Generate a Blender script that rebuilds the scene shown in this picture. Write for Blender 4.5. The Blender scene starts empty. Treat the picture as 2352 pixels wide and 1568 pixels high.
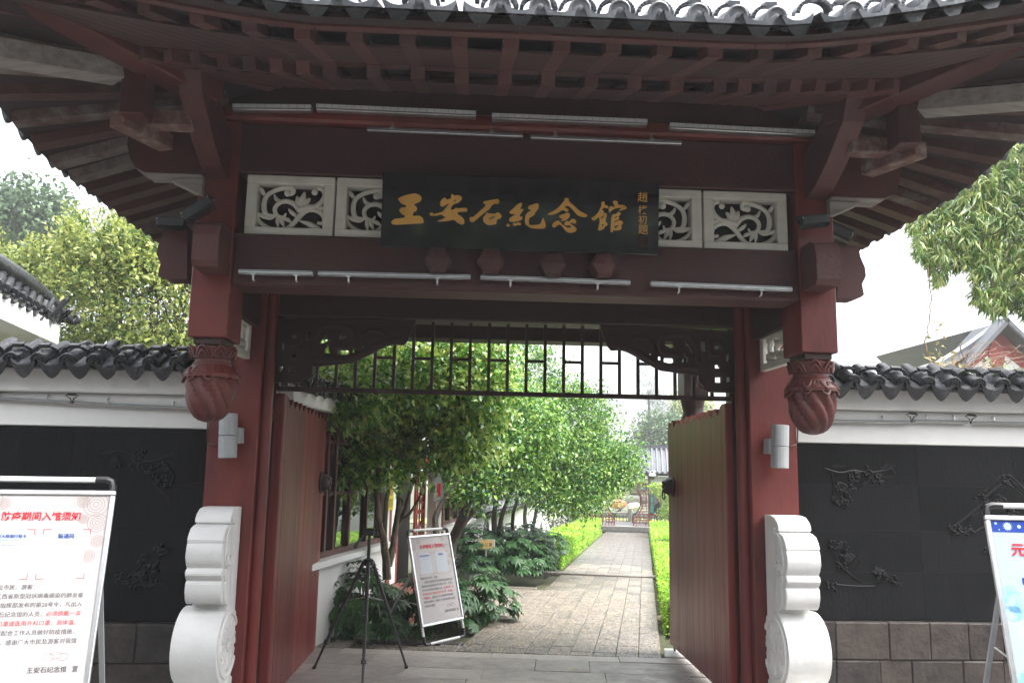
import bpy, bmesh, math, random
from mathutils import Vector, Matrix
from mathutils.geometry import tessellate_polygon
R = random.Random(7)
scene = bpy.context.scene
COL = scene.collection
rad = math.radians

# ------------------------------------------------------------------ camera, sky, sun, exposure
YAW, PITCH, ROLL, FPX = .0501, .152, .0182, 1902.23
CAM = Vector((0, 0, 1.65))
_f = Vector((math.sin(YAW) * math.cos(PITCH), math.cos(YAW) * math.cos(PITCH), math.sin(PITCH)))
_r0 = Vector((math.cos(YAW), -math.sin(YAW), 0))
_u0 = _r0.cross(_f)
_r = math.cos(ROLL) * _r0 + math.sin(ROLL) * _u0
_u = -math.sin(ROLL) * _r0 + math.cos(ROLL) * _u0
cam_data = bpy.data.cameras.new('camera')
cam_data.sensor_width = 36
cam_data.lens = 36 * FPX / 2352
cam_data.clip_start = .05
cam_data.clip_end = 3000
cam = bpy.data.objects.new('camera', cam_data)
M = Matrix.Identity(4)
for i in range(3):
    M[i][0], M[i][1], M[i][2], M[i][3] = _r[i], _u[i], -_f[i], CAM[i]
cam.matrix_world = M
COL.objects.link(cam)
scene.camera = cam

SUN_EL, SUN_AZ = 64, 112          # degrees; azimuth from +Y towards +X
world = bpy.data.worlds.new('World')
scene.world = world
world.use_nodes = True
nt = world.node_tree
nt.nodes.clear()
wo = nt.nodes.new('ShaderNodeOutputWorld')
bg = nt.nodes.new('ShaderNodeBackground')
sky = nt.nodes.new('ShaderNodeTexSky')
sky.sky_type = 'NISHITA'
sky.sun_disc = False
sky.sun_elevation = rad(SUN_EL)
sky.sun_rotation = rad(SUN_AZ)
sky.air_density = 1.0
sky.dust_density = 6.0
hs = nt.nodes.new('ShaderNodeHueSaturation')
hs.inputs['Saturation'].default_value = .22
nt.links.new(sky.outputs[0], hs.inputs['Color'])
nt.links.new(hs.outputs[0], bg.inputs['Color'])
bg.inputs['Strength'].default_value = .15
nt.links.new(bg.outputs[0], wo.inputs['Surface'])
sd = bpy.data.lights.new('sun', 'SUN')
sd.energy = .8
sd.angle = rad(60)
sd.color = (1, .97, .92)
so = bpy.data.objects.new('sun', sd)
sdir = Vector((math.sin(rad(SUN_AZ)) * math.cos(rad(SUN_EL)), math.cos(rad(SUN_AZ)) * math.cos(rad(SUN_EL)), math.sin(rad(SUN_EL))))
so.rotation_euler = (-sdir).to_track_quat('-Z', 'Y').to_euler()
so.location = (0, 0, 30)
COL.objects.link(so)
scene.view_settings.view_transform = 'Standard'
scene.view_settings.look = 'None'
scene.view_settings.gamma = 1
scene.view_settings.exposure = 2.3
scene.render.engine = 'CYCLES'
scene.cycles.max_bounces = 8
scene.cycles.diffuse_bounces = 5
scene.cycles.use_denoising = True
scene.cycles.caustics_reflective = False
scene.cycles.caustics_refractive = False

# ------------------------------------------------------------------ points of the place (photo units are 2352 wide)
def ray(x, y):
    return _f + _r * ((x - 1176) / FPX) + _u * ((784 - y) / FPX)
def P(x, y, Y):
    d = ray(x, y)
    return CAM + d * ((Y - CAM.y) / d.y)
def PX(x, y, X):
    d = ray(x, y)
    return CAM + d * ((X - CAM.x) / d.x)
def PZ(x, y, z=0):
    d = ray(x, y)
    return CAM + d * ((z - CAM.z) / d.z)
def PP(x, y, o, n):
    d = ray(x, y)
    return CAM + d * ((o - CAM).dot(n) / d.dot(n))
TH = rad(12)
GU = Vector((math.sin(TH), math.cos(TH), 0))
GV = Vector((math.cos(TH), -math.sin(TH), 0))
SL = .03
def gz(u):
    return -SL * max(0, u - 8)
def G(u, v, z=0):
    return GU * u + GV * v + Vector((0, 0, z))
def PG(x, y):
    d = ray(x, y)
    n = Vector((SL * GU.x, SL * GU.y, 1))
    p = CAM + d * ((SL * 8 - CAM.dot(n)) / d.dot(n))
    return p
def PV(x, y, v):                  # on the vertical garden plane at lateral offset v
    d = ray(x, y)
    return CAM + d * ((v - CAM.dot(GV)) / d.dot(GV))
GM = Matrix(((GV.x, GU.x, 0, 0), (GV.y, GU.y, 0, 0), (0, 0, 1, 0), (0, 0, 0, 1)))   # local x = v, y = u

# ------------------------------------------------------------------ objects
WM = {}
def put(name, mesh, parent=None, M=None):
    o = bpy.data.objects.new(name, mesh)
    COL.objects.link(o)
    M = M.copy() if M is not None else Matrix.Identity(4)
    WM[o] = M
    if parent is not None:
        o.parent = parent
        o.matrix_parent_inverse = WM[parent].inverted()
    o.matrix_basis = M
    return o
def thing(name, label, cat, loc=(0, 0, 0), group=None):
    o = put(name, None, None, Matrix.Translation(Vector(loc)))
    o.empty_display_size = .1
    return tag(o, label, cat, group)
def tag(o, label, cat, group=None):
    o['label'] = label
    o['category'] = cat
    if group:
        o['group'] = group
    return o
def kind(o, k):
    o['kind'] = k
    return o
def copy_tree(o, M, parent=None):
    c = o.copy()
    COL.objects.link(c)
    if parent is None:
        c.matrix_basis = M
        WM[c] = M.copy()
        D = M @ WM[o].inverted()
    else:
        c.parent = parent
        WM[c] = M @ WM[o]
        D = M
    for ch in [x for x in o.children]:
        copy_tree(ch, D, c)
    return c

class MB:
    def __init__(s):
        s.v, s.f = [], []
    def add(s, vs, fs):
        n = len(s.v)
        s.v += [tuple(v) for v in vs]
        s.f += [tuple(i + n for i in f) for f in fs]
        return s
    def box(s, x0, x1, y0, y1, z0, z1, M=None):
        vs = [Vector((x, y, z)) for z in (z0, z1) for y in (y0, y1) for x in (x0, x1)]
        if M is not None:
            vs = [M @ v for v in vs]
        return s.add(vs, [(0, 2, 3, 1), (4, 5, 7, 6), (0, 1, 5, 4), (2, 6, 7, 3), (0, 4, 6, 2), (1, 3, 7, 5)])
    def bar(s, a, b, w, h, up=(0, 0, 1), top=True, w2=None, h2=None):
        a, b, up = Vector(a), Vector(b), Vector(up)
        d = (b - a).normalized()
        sd = d.cross(up).normalized()
        un = sd.cross(d)
        vs = []
        for p, ww, hh in ((a, w, h), (b, w2 or w, h2 or h)):
            t, bo = (0, -hh) if top else (hh / 2, -hh / 2)
            vs += [p + sd * (-ww / 2) + un * bo, p + sd * (ww / 2) + un * bo, p + sd * (ww / 2) + un * t, p + sd * (-ww / 2) + un * t]
        return s.add(vs, [(0, 1, 2, 3), (7, 6, 5, 4), (0, 4, 5, 1), (1, 5, 6, 2), (2, 6, 7, 3), (3, 7, 4, 0)])
    def tube(s, pts, rr, n=6, cap=True, flat=1.0, axis=None):
        pts = [Vector(p) for p in pts]
        if not isinstance(rr, (list, tuple)):
            rr = [rr] * len(pts)
        prev = None
        rings = []
        for i, p in enumerate(pts):
            t = (pts[min(i + 1, len(pts) - 1)] - pts[max(i - 1, 0)])
            if t.length < 1e-9:
                t = Vector((0, 0, 1))
            t.normalize()
            if axis is not None:
                a = Vector(axis).normalized()
                b = t.cross(a).normalized()
            else:
                if prev is None:
                    a = t.orthogonal().normalized()
                else:
                    a = (prev - t * prev.dot(t))
                    a = a.normalized() if a.length > 1e-6 else t.orthogonal().normalized()
                prev = a
                b = t.cross(a)
            rings.append([p + (a * math.cos(2 * math.pi * k / n) * flat + b * math.sin(2 * math.pi * k / n)) * rr[i] for k in range(n)])
        vs = [v for r_ in rings for v in r_]
        fs = []
        for i in range(len(rings) - 1):
            for k in range(n):
                k2 = (k + 1) % n
                fs.append((i * n + k, i * n + k2, (i + 1) * n + k2, (i + 1) * n + k))
        if cap:
            fs.append(tuple(range(n - 1, -1, -1)))
            fs.append(tuple((len(rings) - 1) * n + k for k in range(n)))
        return s.add(vs, fs)
    def lathe(s, prof, n=16, M=None, mod=None):
        vs, fs = [], []
        for (r_, z) in prof:
            for k in range(n):
                a = 2 * math.pi * k / n
                rr = r_ * (mod(a, z) if mod else 1)
                v = Vector((rr * math.cos(a), rr * math.sin(a), z))
                vs.append(M @ v if M is not None else v)
        for i in range(len(prof) - 1):
            for k in range(n):
                k2 = (k + 1) % n
                fs.append((i * n + k, i * n + k2, (i + 1) * n + k2, (i + 1) * n + k))
        fs.append(tuple(range(n - 1, -1, -1)))
        fs.append(tuple((len(prof) - 1) * n + k for k in range(n)))
        return s.add(vs, fs)
    def prism(s, loops, fa, fb):
        """solid between two maps of 2-D loops (outer first, then holes)"""
        flat = [p for l in loops for p in l]
        n = len(flat)
        tri = tessellate_polygon([[Vector((p[0], p[1], 0)) for p in l] for l in loops])
        vs = [fa(*p) for p in flat] + [fb(*p) for p in flat]
        fs = []
        for t in tri:
            a, b, c = [flat[i] for i in t]
            cr = (b[0] - a[0]) * (c[1] - a[1]) - (b[1] - a[1]) * (c[0] - a[0])
            if abs(cr) < 1e-14:
                continue
            t = t if cr > 0 else (t[0], t[2], t[1])
            fs.append(tuple(t))
            fs.append((t[0] + n, t[2] + n, t[1] + n))
        k = 0
        for l in loops:
            m = len(l)
            for i in range(m):
                a, b = k + i, k + (i + 1) % m
                fs.append((a, b, b + n, a + n))
            k += m
        return s.add(vs, fs)
    def ball(s, c, r_, sx=1, sy=1, sz=1, n=8, m=5, M=None):
        prof = [(max(.02, math.sin(math.pi * i / m)), -math.cos(math.pi * i / m)) for i in range(m + 1)]
        T = Matrix.Translation(Vector(c)) @ (M or Matrix.Identity(4)) @ Matrix.Diagonal((r_ * sx, r_ * sy, r_ * sz, 1))
        return s.lathe(prof, n, T)
    def mesh(s, name, mat, smooth=False, bevel=0, seg=1, fix=False):
        me = bpy.data.meshes.new(name)
        me.from_pydata(s.v, [], s.f)
        if bevel or fix:
            bm = bmesh.new()
            bm.from_mesh(me)
            if fix:
                bmesh.ops.recalc_face_normals(bm, faces=bm.faces)
            if bevel:
                bmesh.ops.bevel(bm, geom=[e for e in bm.edges if len(e.link_faces) == 2 and e.calc_face_angle(0) > .6], offset=bevel, segments=seg, affect='EDGES', clamp_overlap=True)
            bm.to_mesh(me)
            bm.free()
        me.materials.append(mat)
        if smooth:
            me.polygons.foreach_set('use_smooth', [True] * len(me.polygons))
            if smooth != 1 or isinstance(smooth, float):
                pass
            try:
                me.set_sharp_from_angle(angle=rad(38))
            except Exception:
                pass
        me.update()
        return me
    def build(s, name, mat, parent=None, smooth=False, bevel=0, M=None, seg=1, fix=False):
        return put(name, s.mesh(name, mat, smooth, bevel, seg, fix), parent, M)

_tc = {}
def text_mesh(txt, mat, key=None):
    k = (txt, mat.name)
    if k in _tc:
        return _tc[k]
    cu = bpy.data.curves.new('lettering', 'FONT')
    cu.body = txt
    cu.resolution_u = 2
    if key:
        cu.offset = key
    o = bpy.data.objects.new('lettering', cu)
    me = bpy.data.meshes.new_from_object(o)
    me.materials.clear()
    me.materials.append(mat)
    bpy.data.objects.remove(o)
    bpy.data.curves.remove(cu)
    _tc[k] = me
    return me

# ------------------------------------------------------------------ materials
def lin(*c):
    return tuple(((x / 255) / 12.92 if x / 255 <= .04045 else ((x / 255 + .055) / 1.055) ** 2.4) for x in c)
def mat(name, c1, c2=None, c3=None, rough=.6, scale=6, bump=0, bscale=30, spec=.5, metal=0, coat=0, island=False, objrand=False, wear=None, wear_scale=9, wear_amt=.62, stretch=None, trans=0, rough2=None, bump_kind='noise', detail=5):
    m = bpy.data.materials.new(name)
    m.use_nodes = True
    n, l = m.node_tree.nodes, m.node_tree.links
    b = n['Principled BSDF']
    b.inputs['Roughness'].default_value = rough
    b.inputs['Specular IOR Level'].default_value = spec
    b.inputs['Metallic'].default_value = metal
    b.inputs['Coat Weight'].default_value = coat
    b.inputs['Coat Roughness'].default_value = .12
    tc = n.new('ShaderNodeTexCoord')
    src = tc.outputs['Object']
    if objrand:
        oi = n.new('ShaderNodeObjectInfo')
        va = n.new('ShaderNodeVectorMath')
        va.operation = 'MULTIPLY_ADD'
        cx = n.new('ShaderNodeCombineXYZ')
        for i in range(3):
            l.new(oi.outputs['Random'], cx.inputs[i])
        va.inputs[1].default_value = (37, 53, 71)
        l.new(cx.outputs[0], va.inputs[0])
        l.new(src, va.inputs[2])
        src = va.outputs[0]
    if stretch:
        mp = n.new('ShaderNodeMapping')
        mp.inputs['Scale'].default_value = stretch
        l.new(src, mp.inputs['Vector'])
        src = mp.outputs[0]
    if c2 is None:
        c2 = tuple(x * .7 for x in c1)
    nz = n.new('ShaderNodeTexNoise')
    nz.inputs['Scale'].default_value = scale
    nz.inputs['Detail'].default_value = detail
    nz.inputs['Roughness'].default_value = .65
    l.new(src, nz.inputs['Vector'])
    cr = n.new('ShaderNodeValToRGB')
    e = cr.color_ramp.elements
    e[0].position, e[1].position = .3, .7
    e[0].color, e[1].color = (*c1, 1), (*c2, 1)
    if c3 is not None:
        x = e.new(.5)
        x.color = (*c3, 1)
    fac = nz.outputs['Fac']
    if island:
        ge = n.new('ShaderNodeNewGeometry')
        mr = n.new('ShaderNodeMath')
        mr.operation = 'MULTIPLY_ADD'
        mr.inputs[1].default_value = .75
        l.new(ge.outputs['Random Per Island'], mr.inputs[0])
        sb = n.new('ShaderNodeMath')
        sb.operation = 'MULTIPLY_ADD'
        sb.inputs[1].default_value = .7
        sb.inputs[2].default_value = -.2
        l.new(nz.outputs['Fac'], sb.inputs[0])
        l.new(sb.outputs[0], mr.inputs[2])
        fac = mr.outputs[0]
    elif objrand:
        oi2 = n.new('ShaderNodeObjectInfo')
        mr = n.new('ShaderNodeMath')
        mr.operation = 'MULTIPLY_ADD'
        mr.inputs[1].default_value = .5
        l.new(oi2.outputs['Random'], mr.inputs[0])
        sb = n.new('ShaderNodeMath')
        sb.operation = 'MULTIPLY_ADD'
        sb.inputs[1].default_value = .8
        sb.inputs[2].default_value = -.15
        l.new(nz.outputs['Fac'], sb.inputs[0])
        l.new(sb.outputs[0], mr.inputs[2])
        fac = mr.outputs[0]
    l.new(fac, cr.inputs['Fac'])
    colr = cr.outputs['Color']
    if wear is not None:
        wz = n.new('ShaderNodeTexNoise')
        wz.inputs['Scale'].default_value = wear_scale
        wz.inputs['Detail'].default_value = 8
        wz.inputs['Roughness'].default_value = .7
        l.new(src, wz.inputs['Vector'])
        wr = n.new('ShaderNodeValToRGB')
        wr.color_ramp.elements[0].position = wear_amt
        wr.color_ramp.elements[1].position = wear_amt + .05
        l.new(wz.outputs['Fac'], wr.inputs['Fac'])
        mx = n.new('ShaderNodeMix')
        mx.data_type = 'RGBA'
        l.new(wr.outputs['Color'], mx.inputs['Factor'])
        l.new(colr, mx.inputs['A'])
        mx.inputs['B'].default_value = (*wear, 1)
        colr = mx.outputs['Result']
    l.new(colr, b.inputs['Base Color'])
    if rough2 is not None:
        rr = n.new('ShaderNodeMapRange')
        rr.inputs['From Min'].default_value = .35
        rr.inputs['From Max'].default_value = .65
        rr.inputs['To Min'].default_value = rough
        rr.inputs['To Max'].default_value = rough2
        l.new(nz.outputs['Fac'], rr.inputs['Value'])
        l.new(rr.outputs[0], b.inputs['Roughness'])
    if bump:
        bz = n.new('ShaderNodeTexVoronoi' if bump_kind == 'voronoi' else 'ShaderNodeTexNoise')
        bz.inputs['Scale'].default_value = bscale
        if bump_kind != 'voronoi':
            bz.inputs['Detail'].default_value = 6
        l.new(src, bz.inputs['Vector'])
        bp = n.new('ShaderNodeBump')
        bp.inputs['Strength'].default_value = bump
        bp.inputs['Distance'].default_value = .01
        l.new(bz.outputs[0], bp.inputs['Height'])
        l.new(bp.outputs[0], b.inputs['Normal'])
    if trans:
        o = n['Material Output']
        tb = n.new('ShaderNodeBsdfTranslucent')
        l.new(colr, tb.inputs['Color'])
        ms = n.new('ShaderNodeMixShader')
        ms.inputs[0].default_value = trans
        l.new(b.outputs[0], ms.inputs[1])
        l.new(tb.outputs[0], ms.inputs[2])
        l.new(ms.outputs[0], o.inputs['Surface'])
    return m
RED = mat('red_paint', (.185, .026, .019), (.09, .013, .011), (.15, .021, .016), rough=.36, rough2=.6, scale=1.9, bump=.2, bscale=22, stretch=(1.4, 1.4, .5), wear=(.3, .14, .11), wear_scale=16, wear_amt=.725)
DRED = mat('old_red_paint', (.085, .02, .017), (.05, .013, .012), rough=.55, scale=5, bump=.2, bscale=35, wear=(.24, .16, .14), wear_scale=11, wear_amt=.73, objrand=True)
RAFT = mat('rafter_paint', (.1, .034, .03), (.055, .02, .018), rough=.6, scale=7, bump=.5, bscale=40, wear=(.42, .28, .25), wear_scale=16, wear_amt=.69, objrand=True)
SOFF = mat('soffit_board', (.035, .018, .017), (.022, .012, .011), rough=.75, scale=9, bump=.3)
DOORM = mat('door_plank_paint', (.225, .04, .035), (.12, .017, .015), (.17, .027, .024), rough=.3, rough2=.42, scale=5, bump=.4, bscale=18, wear=(.5, .36, .32), wear_scale=14, wear_amt=.715, stretch=(2.6, 2.6, .16), objrand=True)
DARKW = mat('dark_brown_wood', (.042, .014, .011), (.026, .009, .008), rough=.5, scale=8, bump=.2)
PLAST = mat('white_plaster', (.8, .8, .78), (.7, .7, .68), rough=.75, scale=1.6, bump=.15, bscale=14, wear=(.5, .5, .47), wear_scale=4, wear_amt=.74, stretch=(1, 1, .35))
LATT = mat('lattice_plaster', (.78, .77, .7), (.62, .61, .55), rough=.8, scale=6, bump=.3, bscale=30, wear=(.3, .29, .26), wear_scale=20, wear_amt=.71)
DRUMM = mat('white_painted_stone', (.82, .82, .8), (.72, .72, .7), rough=.6, scale=5, bump=.35, bscale=20, wear=(.42, .41, .38), wear_scale=12, wear_amt=.69)
TILE = mat('grey_roof_tile', (.026, .028, .032), (.01, .011, .014), rough=.17, rough2=.5, scale=9, bump=.35, bscale=45, objrand=True, wear=(.2, .2, .19), wear_scale=9, wear_amt=.74)
ROOFT = mat('skylit_wet_eave_tile', (.2, .21, .225), (.11, .118, .13), rough=.16, rough2=.35, scale=9, bump=.35, bscale=45, objrand=True, wear=(.34, .35, .35), wear_scale=9, wear_amt=.66)  # lighter copy of the roof tile; sky brightness is put into its colour
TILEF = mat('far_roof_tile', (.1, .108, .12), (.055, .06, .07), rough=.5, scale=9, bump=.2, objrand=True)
BLACKP = mat('black_relief_panel', (.007, .0075, .008), (.011, .0115, .0125), spec=.05, rough=.36, rough2=.65, scale=3, bump=.3, bscale=30, stretch=(1.5, 1.5, .5), objrand=True, wear=(.028, .029, .03), wear_scale=14, wear_amt=.68)
PLINTH = mat('plinth_stone', (.046, .036, .03), (.016, .014, .013), (.03, .023, .02), rough=.6, rough2=.9, scale=7, bump=.7, bscale=22, objrand=True, wear=(.06, .07, .035), wear_scale=9, wear_amt=.64)
GRAN = mat('wet_granite', (.42, .385, .35), (.28, .255, .235), (.36, .33, .3), rough=.32, rough2=.6, scale=7, bump=.35, bscale=90, objrand=True, wear=(.14, .1, .085), wear_scale=3, wear_amt=.68)
PAVE = mat('wet_dark_paving', (.12, .115, .11), (.07, .068, .066), rough=.35, rough2=.6, scale=5, bump=.3)
ALU = mat('aluminium', (.62, .63, .64), (.5, .51, .52), rough=.3, metal=.85, scale=20)
LEDM = mat('pale_diffuser', (.75, .76, .74), (.6, .61, .6), rough=.4, scale=30)
GREYP = mat('grey_powder_coat', (.42, .44, .45), (.36, .38, .39), rough=.4, scale=20)
BLK = mat('black_plastic', (.018, .019, .021), (.012, .012, .014), rough=.35, scale=20)
DGREY = mat('dark_cast_metal', (.03, .034, .036), (.02, .023, .025), rough=.4, scale=20)
IRON = mat('iron_fitting', (.05, .03, .027), (.03, .018, .016), rough=.5, scale=20, bump=.2)
RAFTP = mat('peeled_rafter_paint', (.06, .024, .021), (.2, .17, .155), (.095, .05, .043), rough=.75, scale=7, bump=.5, bscale=40, objrand=True)
SIGNB = mat('black_lacquer', (.006, .007, .007), (.01, .011, .011), rough=.06, spec=.8, coat=.5, scale=3)
GOLD = mat('gold_leaf', (.9, .52, .14), (.8, .43, .1), rough=.4, metal=.1, scale=8, bump=.15, bscale=40)
SEALM = mat('seal_red', (.12, .01, .015), rough=.5)
WPLAS = mat('white_plastic_frame', (.8, .81, .81), (.74, .75, .75), rough=.3, scale=10)
def flat(name, c, rough=.45, c2=None, **k):
    return mat(name, c, c2 or tuple(x * .96 for x in c), rough=rough, scale=4, **k)
PAPER = flat('printed_sheet', (.5, .484, .48), .45, (.49, .462, .455), spec=.15)
PAPERB = flat('printed_sheet_blue', (.42, .45, .5), .45, (.34, .42, .5), spec=.15)
INKR = flat('red_ink', (.62, .035, .05), spec=.1)
INKG = flat('grey_ink', (.09, .09, .1), spec=.1)
INKL = flat('light_grey_ink', (.33, .33, .34))
INKB = flat('blue_ink', (.02, .06, .32), spec=.15)
CARD = flat('white_card', (.5, .55, .59), .45, spec=.15)
BLUSH = flat('pale_pattern_ink', (.4, .325, .31), .45, spec=.15)
SKYB = flat('sky_blue_ink', (.1, .42, .85), .4)
WHITEI = flat('white_ink', (.85, .86, .88))

# ------------------------------------------------------------------ ground outside the gate (higher pavement, steps down to the gate floor)
XC = .279
g = MB()
g.box(-14, 14, -14, 4.6, .25, .45)
kind(g.build('pavement', PAVE, bevel=.01), 'structure')
steps = MB()
for i in range(3):
    steps.box(-14, 14, 4.6 + .18 * i, 4.78 + .18 * i, -.3, .33 - .12 * i)
kind(steps.build('steps', PAVE, bevel=.01), 'structure')
kind(MB().box(-14, 14, 5.141, 6.55, -.3, -.03).build('gate_forecourt', PAVE), 'structure')

# ------------------------------------------------------------------ the gate
gate = thing('gate_house', 'dark red timber gatehouse with upturned grey tiled eaves around the open doorway', 'gatehouse', (XC, 6, 0))
YC = 5.94
for s in (-1, 1):
    xa, xb = sorted((XC + s * 1.759, XC + s * 2.1056))
    c = MB().box(xa, xb, YC, YC + .36, -.1, 3.5).build('column', RED, gate, bevel=.008)
    xj = XC + s * 1.735
    MB().tube([(xj, YC + .1, -.1), (xj, YC + .1, 3.0)], .045, 12).build('door_jamb', RED, gate, True)
    MB().box(*sorted((XC + s * 1.76, XC + s * 1.70)), YC + .22, YC + .36, -.1, 2.6).build('door_post', DRED, gate)
# front beam under the lattice, lintel, boards
zb = P(1176, 672, 4.75).z
zt_ = P(1176, 556, 4.78).z
XL, XR = XC - 1.675, XC + 1.675
MB().box(XL, XR, 4.75, 5.0, zb, zt_ - .004).build('front_beam', DRED, gate, bevel=.012)
zl1 = P(1176, 421, 4.78).z
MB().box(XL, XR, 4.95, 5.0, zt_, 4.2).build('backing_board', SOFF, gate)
zu = P(1176, 305, 4.75).z
MB().box(XL - .1, XR + .1, 4.76, 4.94, zl1 + .003, zu).build('upper_board', DRED, gate, bevel=.008)
zv = P(1176, 285, 4.72).z
MB().box(XL - .1, XR + .1, 4.70, 4.94, zu + .002, zv + .05).build('upper_beam', RED, gate, bevel=.015)
MB().box(XL - .1, XR + .1, 4.74, 4.94, zv + .052, 4.05).build('purlin_board', DRED, gate)
zli = P(1176, 742, 6.12).z
MB().box(XC - 1.76, XC + 1.76, 6.06, 6.3, zli, 2.95).build('door_lintel', DARKW, gate, bevel=.01)
MB().box(XC - 1.76, XC + 1.76, 5.0, 6.5, 2.95, 3.0).build('porch_ceiling', SOFF, gate)
zbk = P(1176, 783, 7.6).z
MB().box(XC - 1.95, XC + 1.95, 7.55, 7.8, zbk, 3.4).build('rear_beam', DARKW, gate, bevel=.01)
for s in (-1, 1):
    MB().box(*sorted((XC + s * 1.95, XC + s * 1.8)), 5.05, 7.8, 2.62, 3.0).build('side_beam', DARKW, gate)
    MB().box(*sorted((XC + s * 1.95, XC + s * 1.83)), 5.05, 7.8, 3.0, 4.2).build('side_board', DARKW, gate)
    p_ = MB().box(*sorted((XC + s * 1.95, XC + s * 1.72)), 7.62, 7.85, 2.35, 3.0).build('rear_post', DARKW, gate)
    bud = MB().lathe([(.05, 1.93), (.1, 1.98), (.125, 2.06), (.115, 2.14), (.09, 2.2), (.1, 2.25), (.12, 2.34), (.1, 2.36)], 16, Matrix.Translation((XC + s * 1.83, 7.73, 0)), lambda a, z: 1 + .05 * math.sin(8 * a))
    bud.build('carved_bud', DARKW, p_, True)

# hanging posts with carved lotus buds
def bud_mod(a, z):
    if z < -.205:
        return .76 + .28 * abs(math.sin(4.5 * (a + 5 * z))) ** .6
    return 1
def lotus(cx, cy, zt, parent, k):
    prof = [(.02, -.46), (.06, -.448), (.085, -.43), (.105, -.405), (.12, -.375), (.13, -.345), (.137, -.315), (.141, -.285), (.143, -.255), (.143, -.225), (.138, -.2), (.158, -.195), (.16, -.175), (.142, -.155), (.122, -.125), (.112, -.118), (.114, -.105), (.104, -.1), (.104, -.082), (.114, -.078), (.112, -.062), (.124, -.04), (.13, -.012), (.118, -.004), (.1, 0)]
    b = MB().lathe([(r_ * k, z * k) for r_, z in prof], 80, Matrix.Translation((cx, cy, zt)), lambda a, z: bud_mod(a, z / k))
    o = b.build('lotus_bud', BUDM, parent, True)
    pet = MB()
    for lay, (zz, rr, n_, ln) in enumerate(((-.135, .128, 8, .085), (-.008, .122, 8, .07))):
        for i in range(n_):
            a = 2 * math.pi * (i + .5 * lay) / n_ + .2
            ca, sa = math.cos(a), math.sin(a)
            for q, w_ in ((0, 1.), (1, .55)):
                arc = []
                for j in range(7):
                    t = -1 + 2 * j / 6
                    h = (1 - t * t)
                    aa = a + t * .34 * w_
                    z = zz - ln * h * w_ if lay == 0 else zz - ln + ln * h * w_
                    r_ = rr + (.03 * h if lay == 0 else .006 * h + .004) + .004
                    arc.append(Vector((cx + k * r_ * math.cos(aa), cy + k * r_ * math.sin(aa), zt + k * z)))
                pet.tube(arc, [.004, .007, .008, .009, .008, .007, .004], 5)
    pet.build('petal', BUDM, parent, True)['kind'] = 'stuff'
    return o
BUDM = mat('carved_bud_paint', (.13, .025, .018), (.06, .012, .01), rough=.5, scale=6, bump=.35, wear=(.24, .12, .1), wear_scale=22, wear_amt=.62)
ZH = 2.3584
for s in (-1, 1):
    xa, xb = sorted((XC + s * 1.6726, XC + s * 1.894))
    po = MB().box(xa, xb, 4.743, 5.037, ZH, 4.0).build('hanging_post', RED, gate, bevel=.006)
    MB().box(xa + .03, xb - .03, 4.77, 5.01, ZH - .035, ZH - .001).build('neck_block', DARKW, po)
    lotus((xa + xb) / 2, 4.89, ZH - .035, po, .96)

# white carved panels
def uv_panel(x, y):
    t = (y - 110 - .016 * (x - 165)) / 1275
    s_ = (x - (165 - 140 * t)) / (1865 + 40 * t)
    return s_, t
SCROLL = [
 ([(1010, 470), (1085, 430), (1060, 345), (900, 345), (700, 400), (535, 500), (460, 640), (452, 830), (520, 930), (690, 930)], [50, 55, 62, 55, 50, 52, 55, 58, 50, 25]),
 ([(365, 320), (410, 400), (470, 490)], [8, 50, 40]),
 ([(265, 880), (420, 950), (580, 985), (700, 930)], [25, 55, 45, 18]),
 ([(285, 960), (340, 1070), (480, 1180), (720, 1255), (900, 1225), (1060, 1110), (1180, 970), (1290, 865), (1420, 800), (1570, 810), (1700, 890), (1745, 1000), (1700, 1090), (1590, 1070)], [35, 45, 52, 52, 52, 55, 58, 60, 55, 55, 55, 52, 45, 35]),
 ([(685, 490), (720, 580), (800, 630)], [25, 45, 45]),
 ([(1230, 830), (1110, 690), (960, 625), (800, 650), (695, 750), (685, 860), (740, 945), (860, 965), (915, 880)], [75, 58, 55, 52, 50, 48, 45, 40, 18]),
 ([(975, 785), (1040, 860), (1140, 935)], [15, 48, 40]),
 ([(1190, 810), (1400, 760), (1560, 730), (1700, 620), (1770, 480), (1730, 360), (1620, 330)], [90, 75, 65, 60, 55, 55, 45]),
 ([(1240, 730), (1280, 600), (1335, 420)], [80, 90, 20]), ([(1220, 690), (1190, 600), (1165, 510)], [70, 70, 20]), ([(1290, 700), (1380, 620), (1450, 550)], [70, 65, 20]),
 ([(1600, 770), (1720, 770), (1810, 810)], [40, 60, 25]),
 ([(1195, 1030), (1420, 1110), (1600, 1210), (1740, 1310)], [12, 68, 62, 10]),
 ([(745, 950), (730, 1060), (735, 1180)], [40, 48, 15]), ([(800, 970), (830, 1080), (870, 1180)], [35, 50, 12]), ([(850, 990), (950, 1020), (1030, 1080)], [30, 50, 15]),
]
def smooth_line(pts, rs, n=4):
    out, ro = [], []
    m = len(pts)
    for i in range(m - 1):
        p0, p1, p2, p3 = pts[max(i - 1, 0)], pts[i], pts[i + 1], pts[min(i + 2, m - 1)]
        for k in range(n):
            t = k / n
            q = []
            for c in range(len(p0)):
                a, b, c_, d = p0[c], p1[c], p2[c], p3[c]
                q.append(.5 * (2 * b + (c_ - a) * t + (2 * a - 5 * b + 4 * c_ - d) * t * t + (3 * b - a - 3 * c_ + d) * t ** 3))
            out.append(tuple(q))
            ro.append(rs[i] * (1 - t) + rs[i + 1] * t)
    out.append(pts[-1])
    ro.append(rs[-1])
    return out, ro
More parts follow.
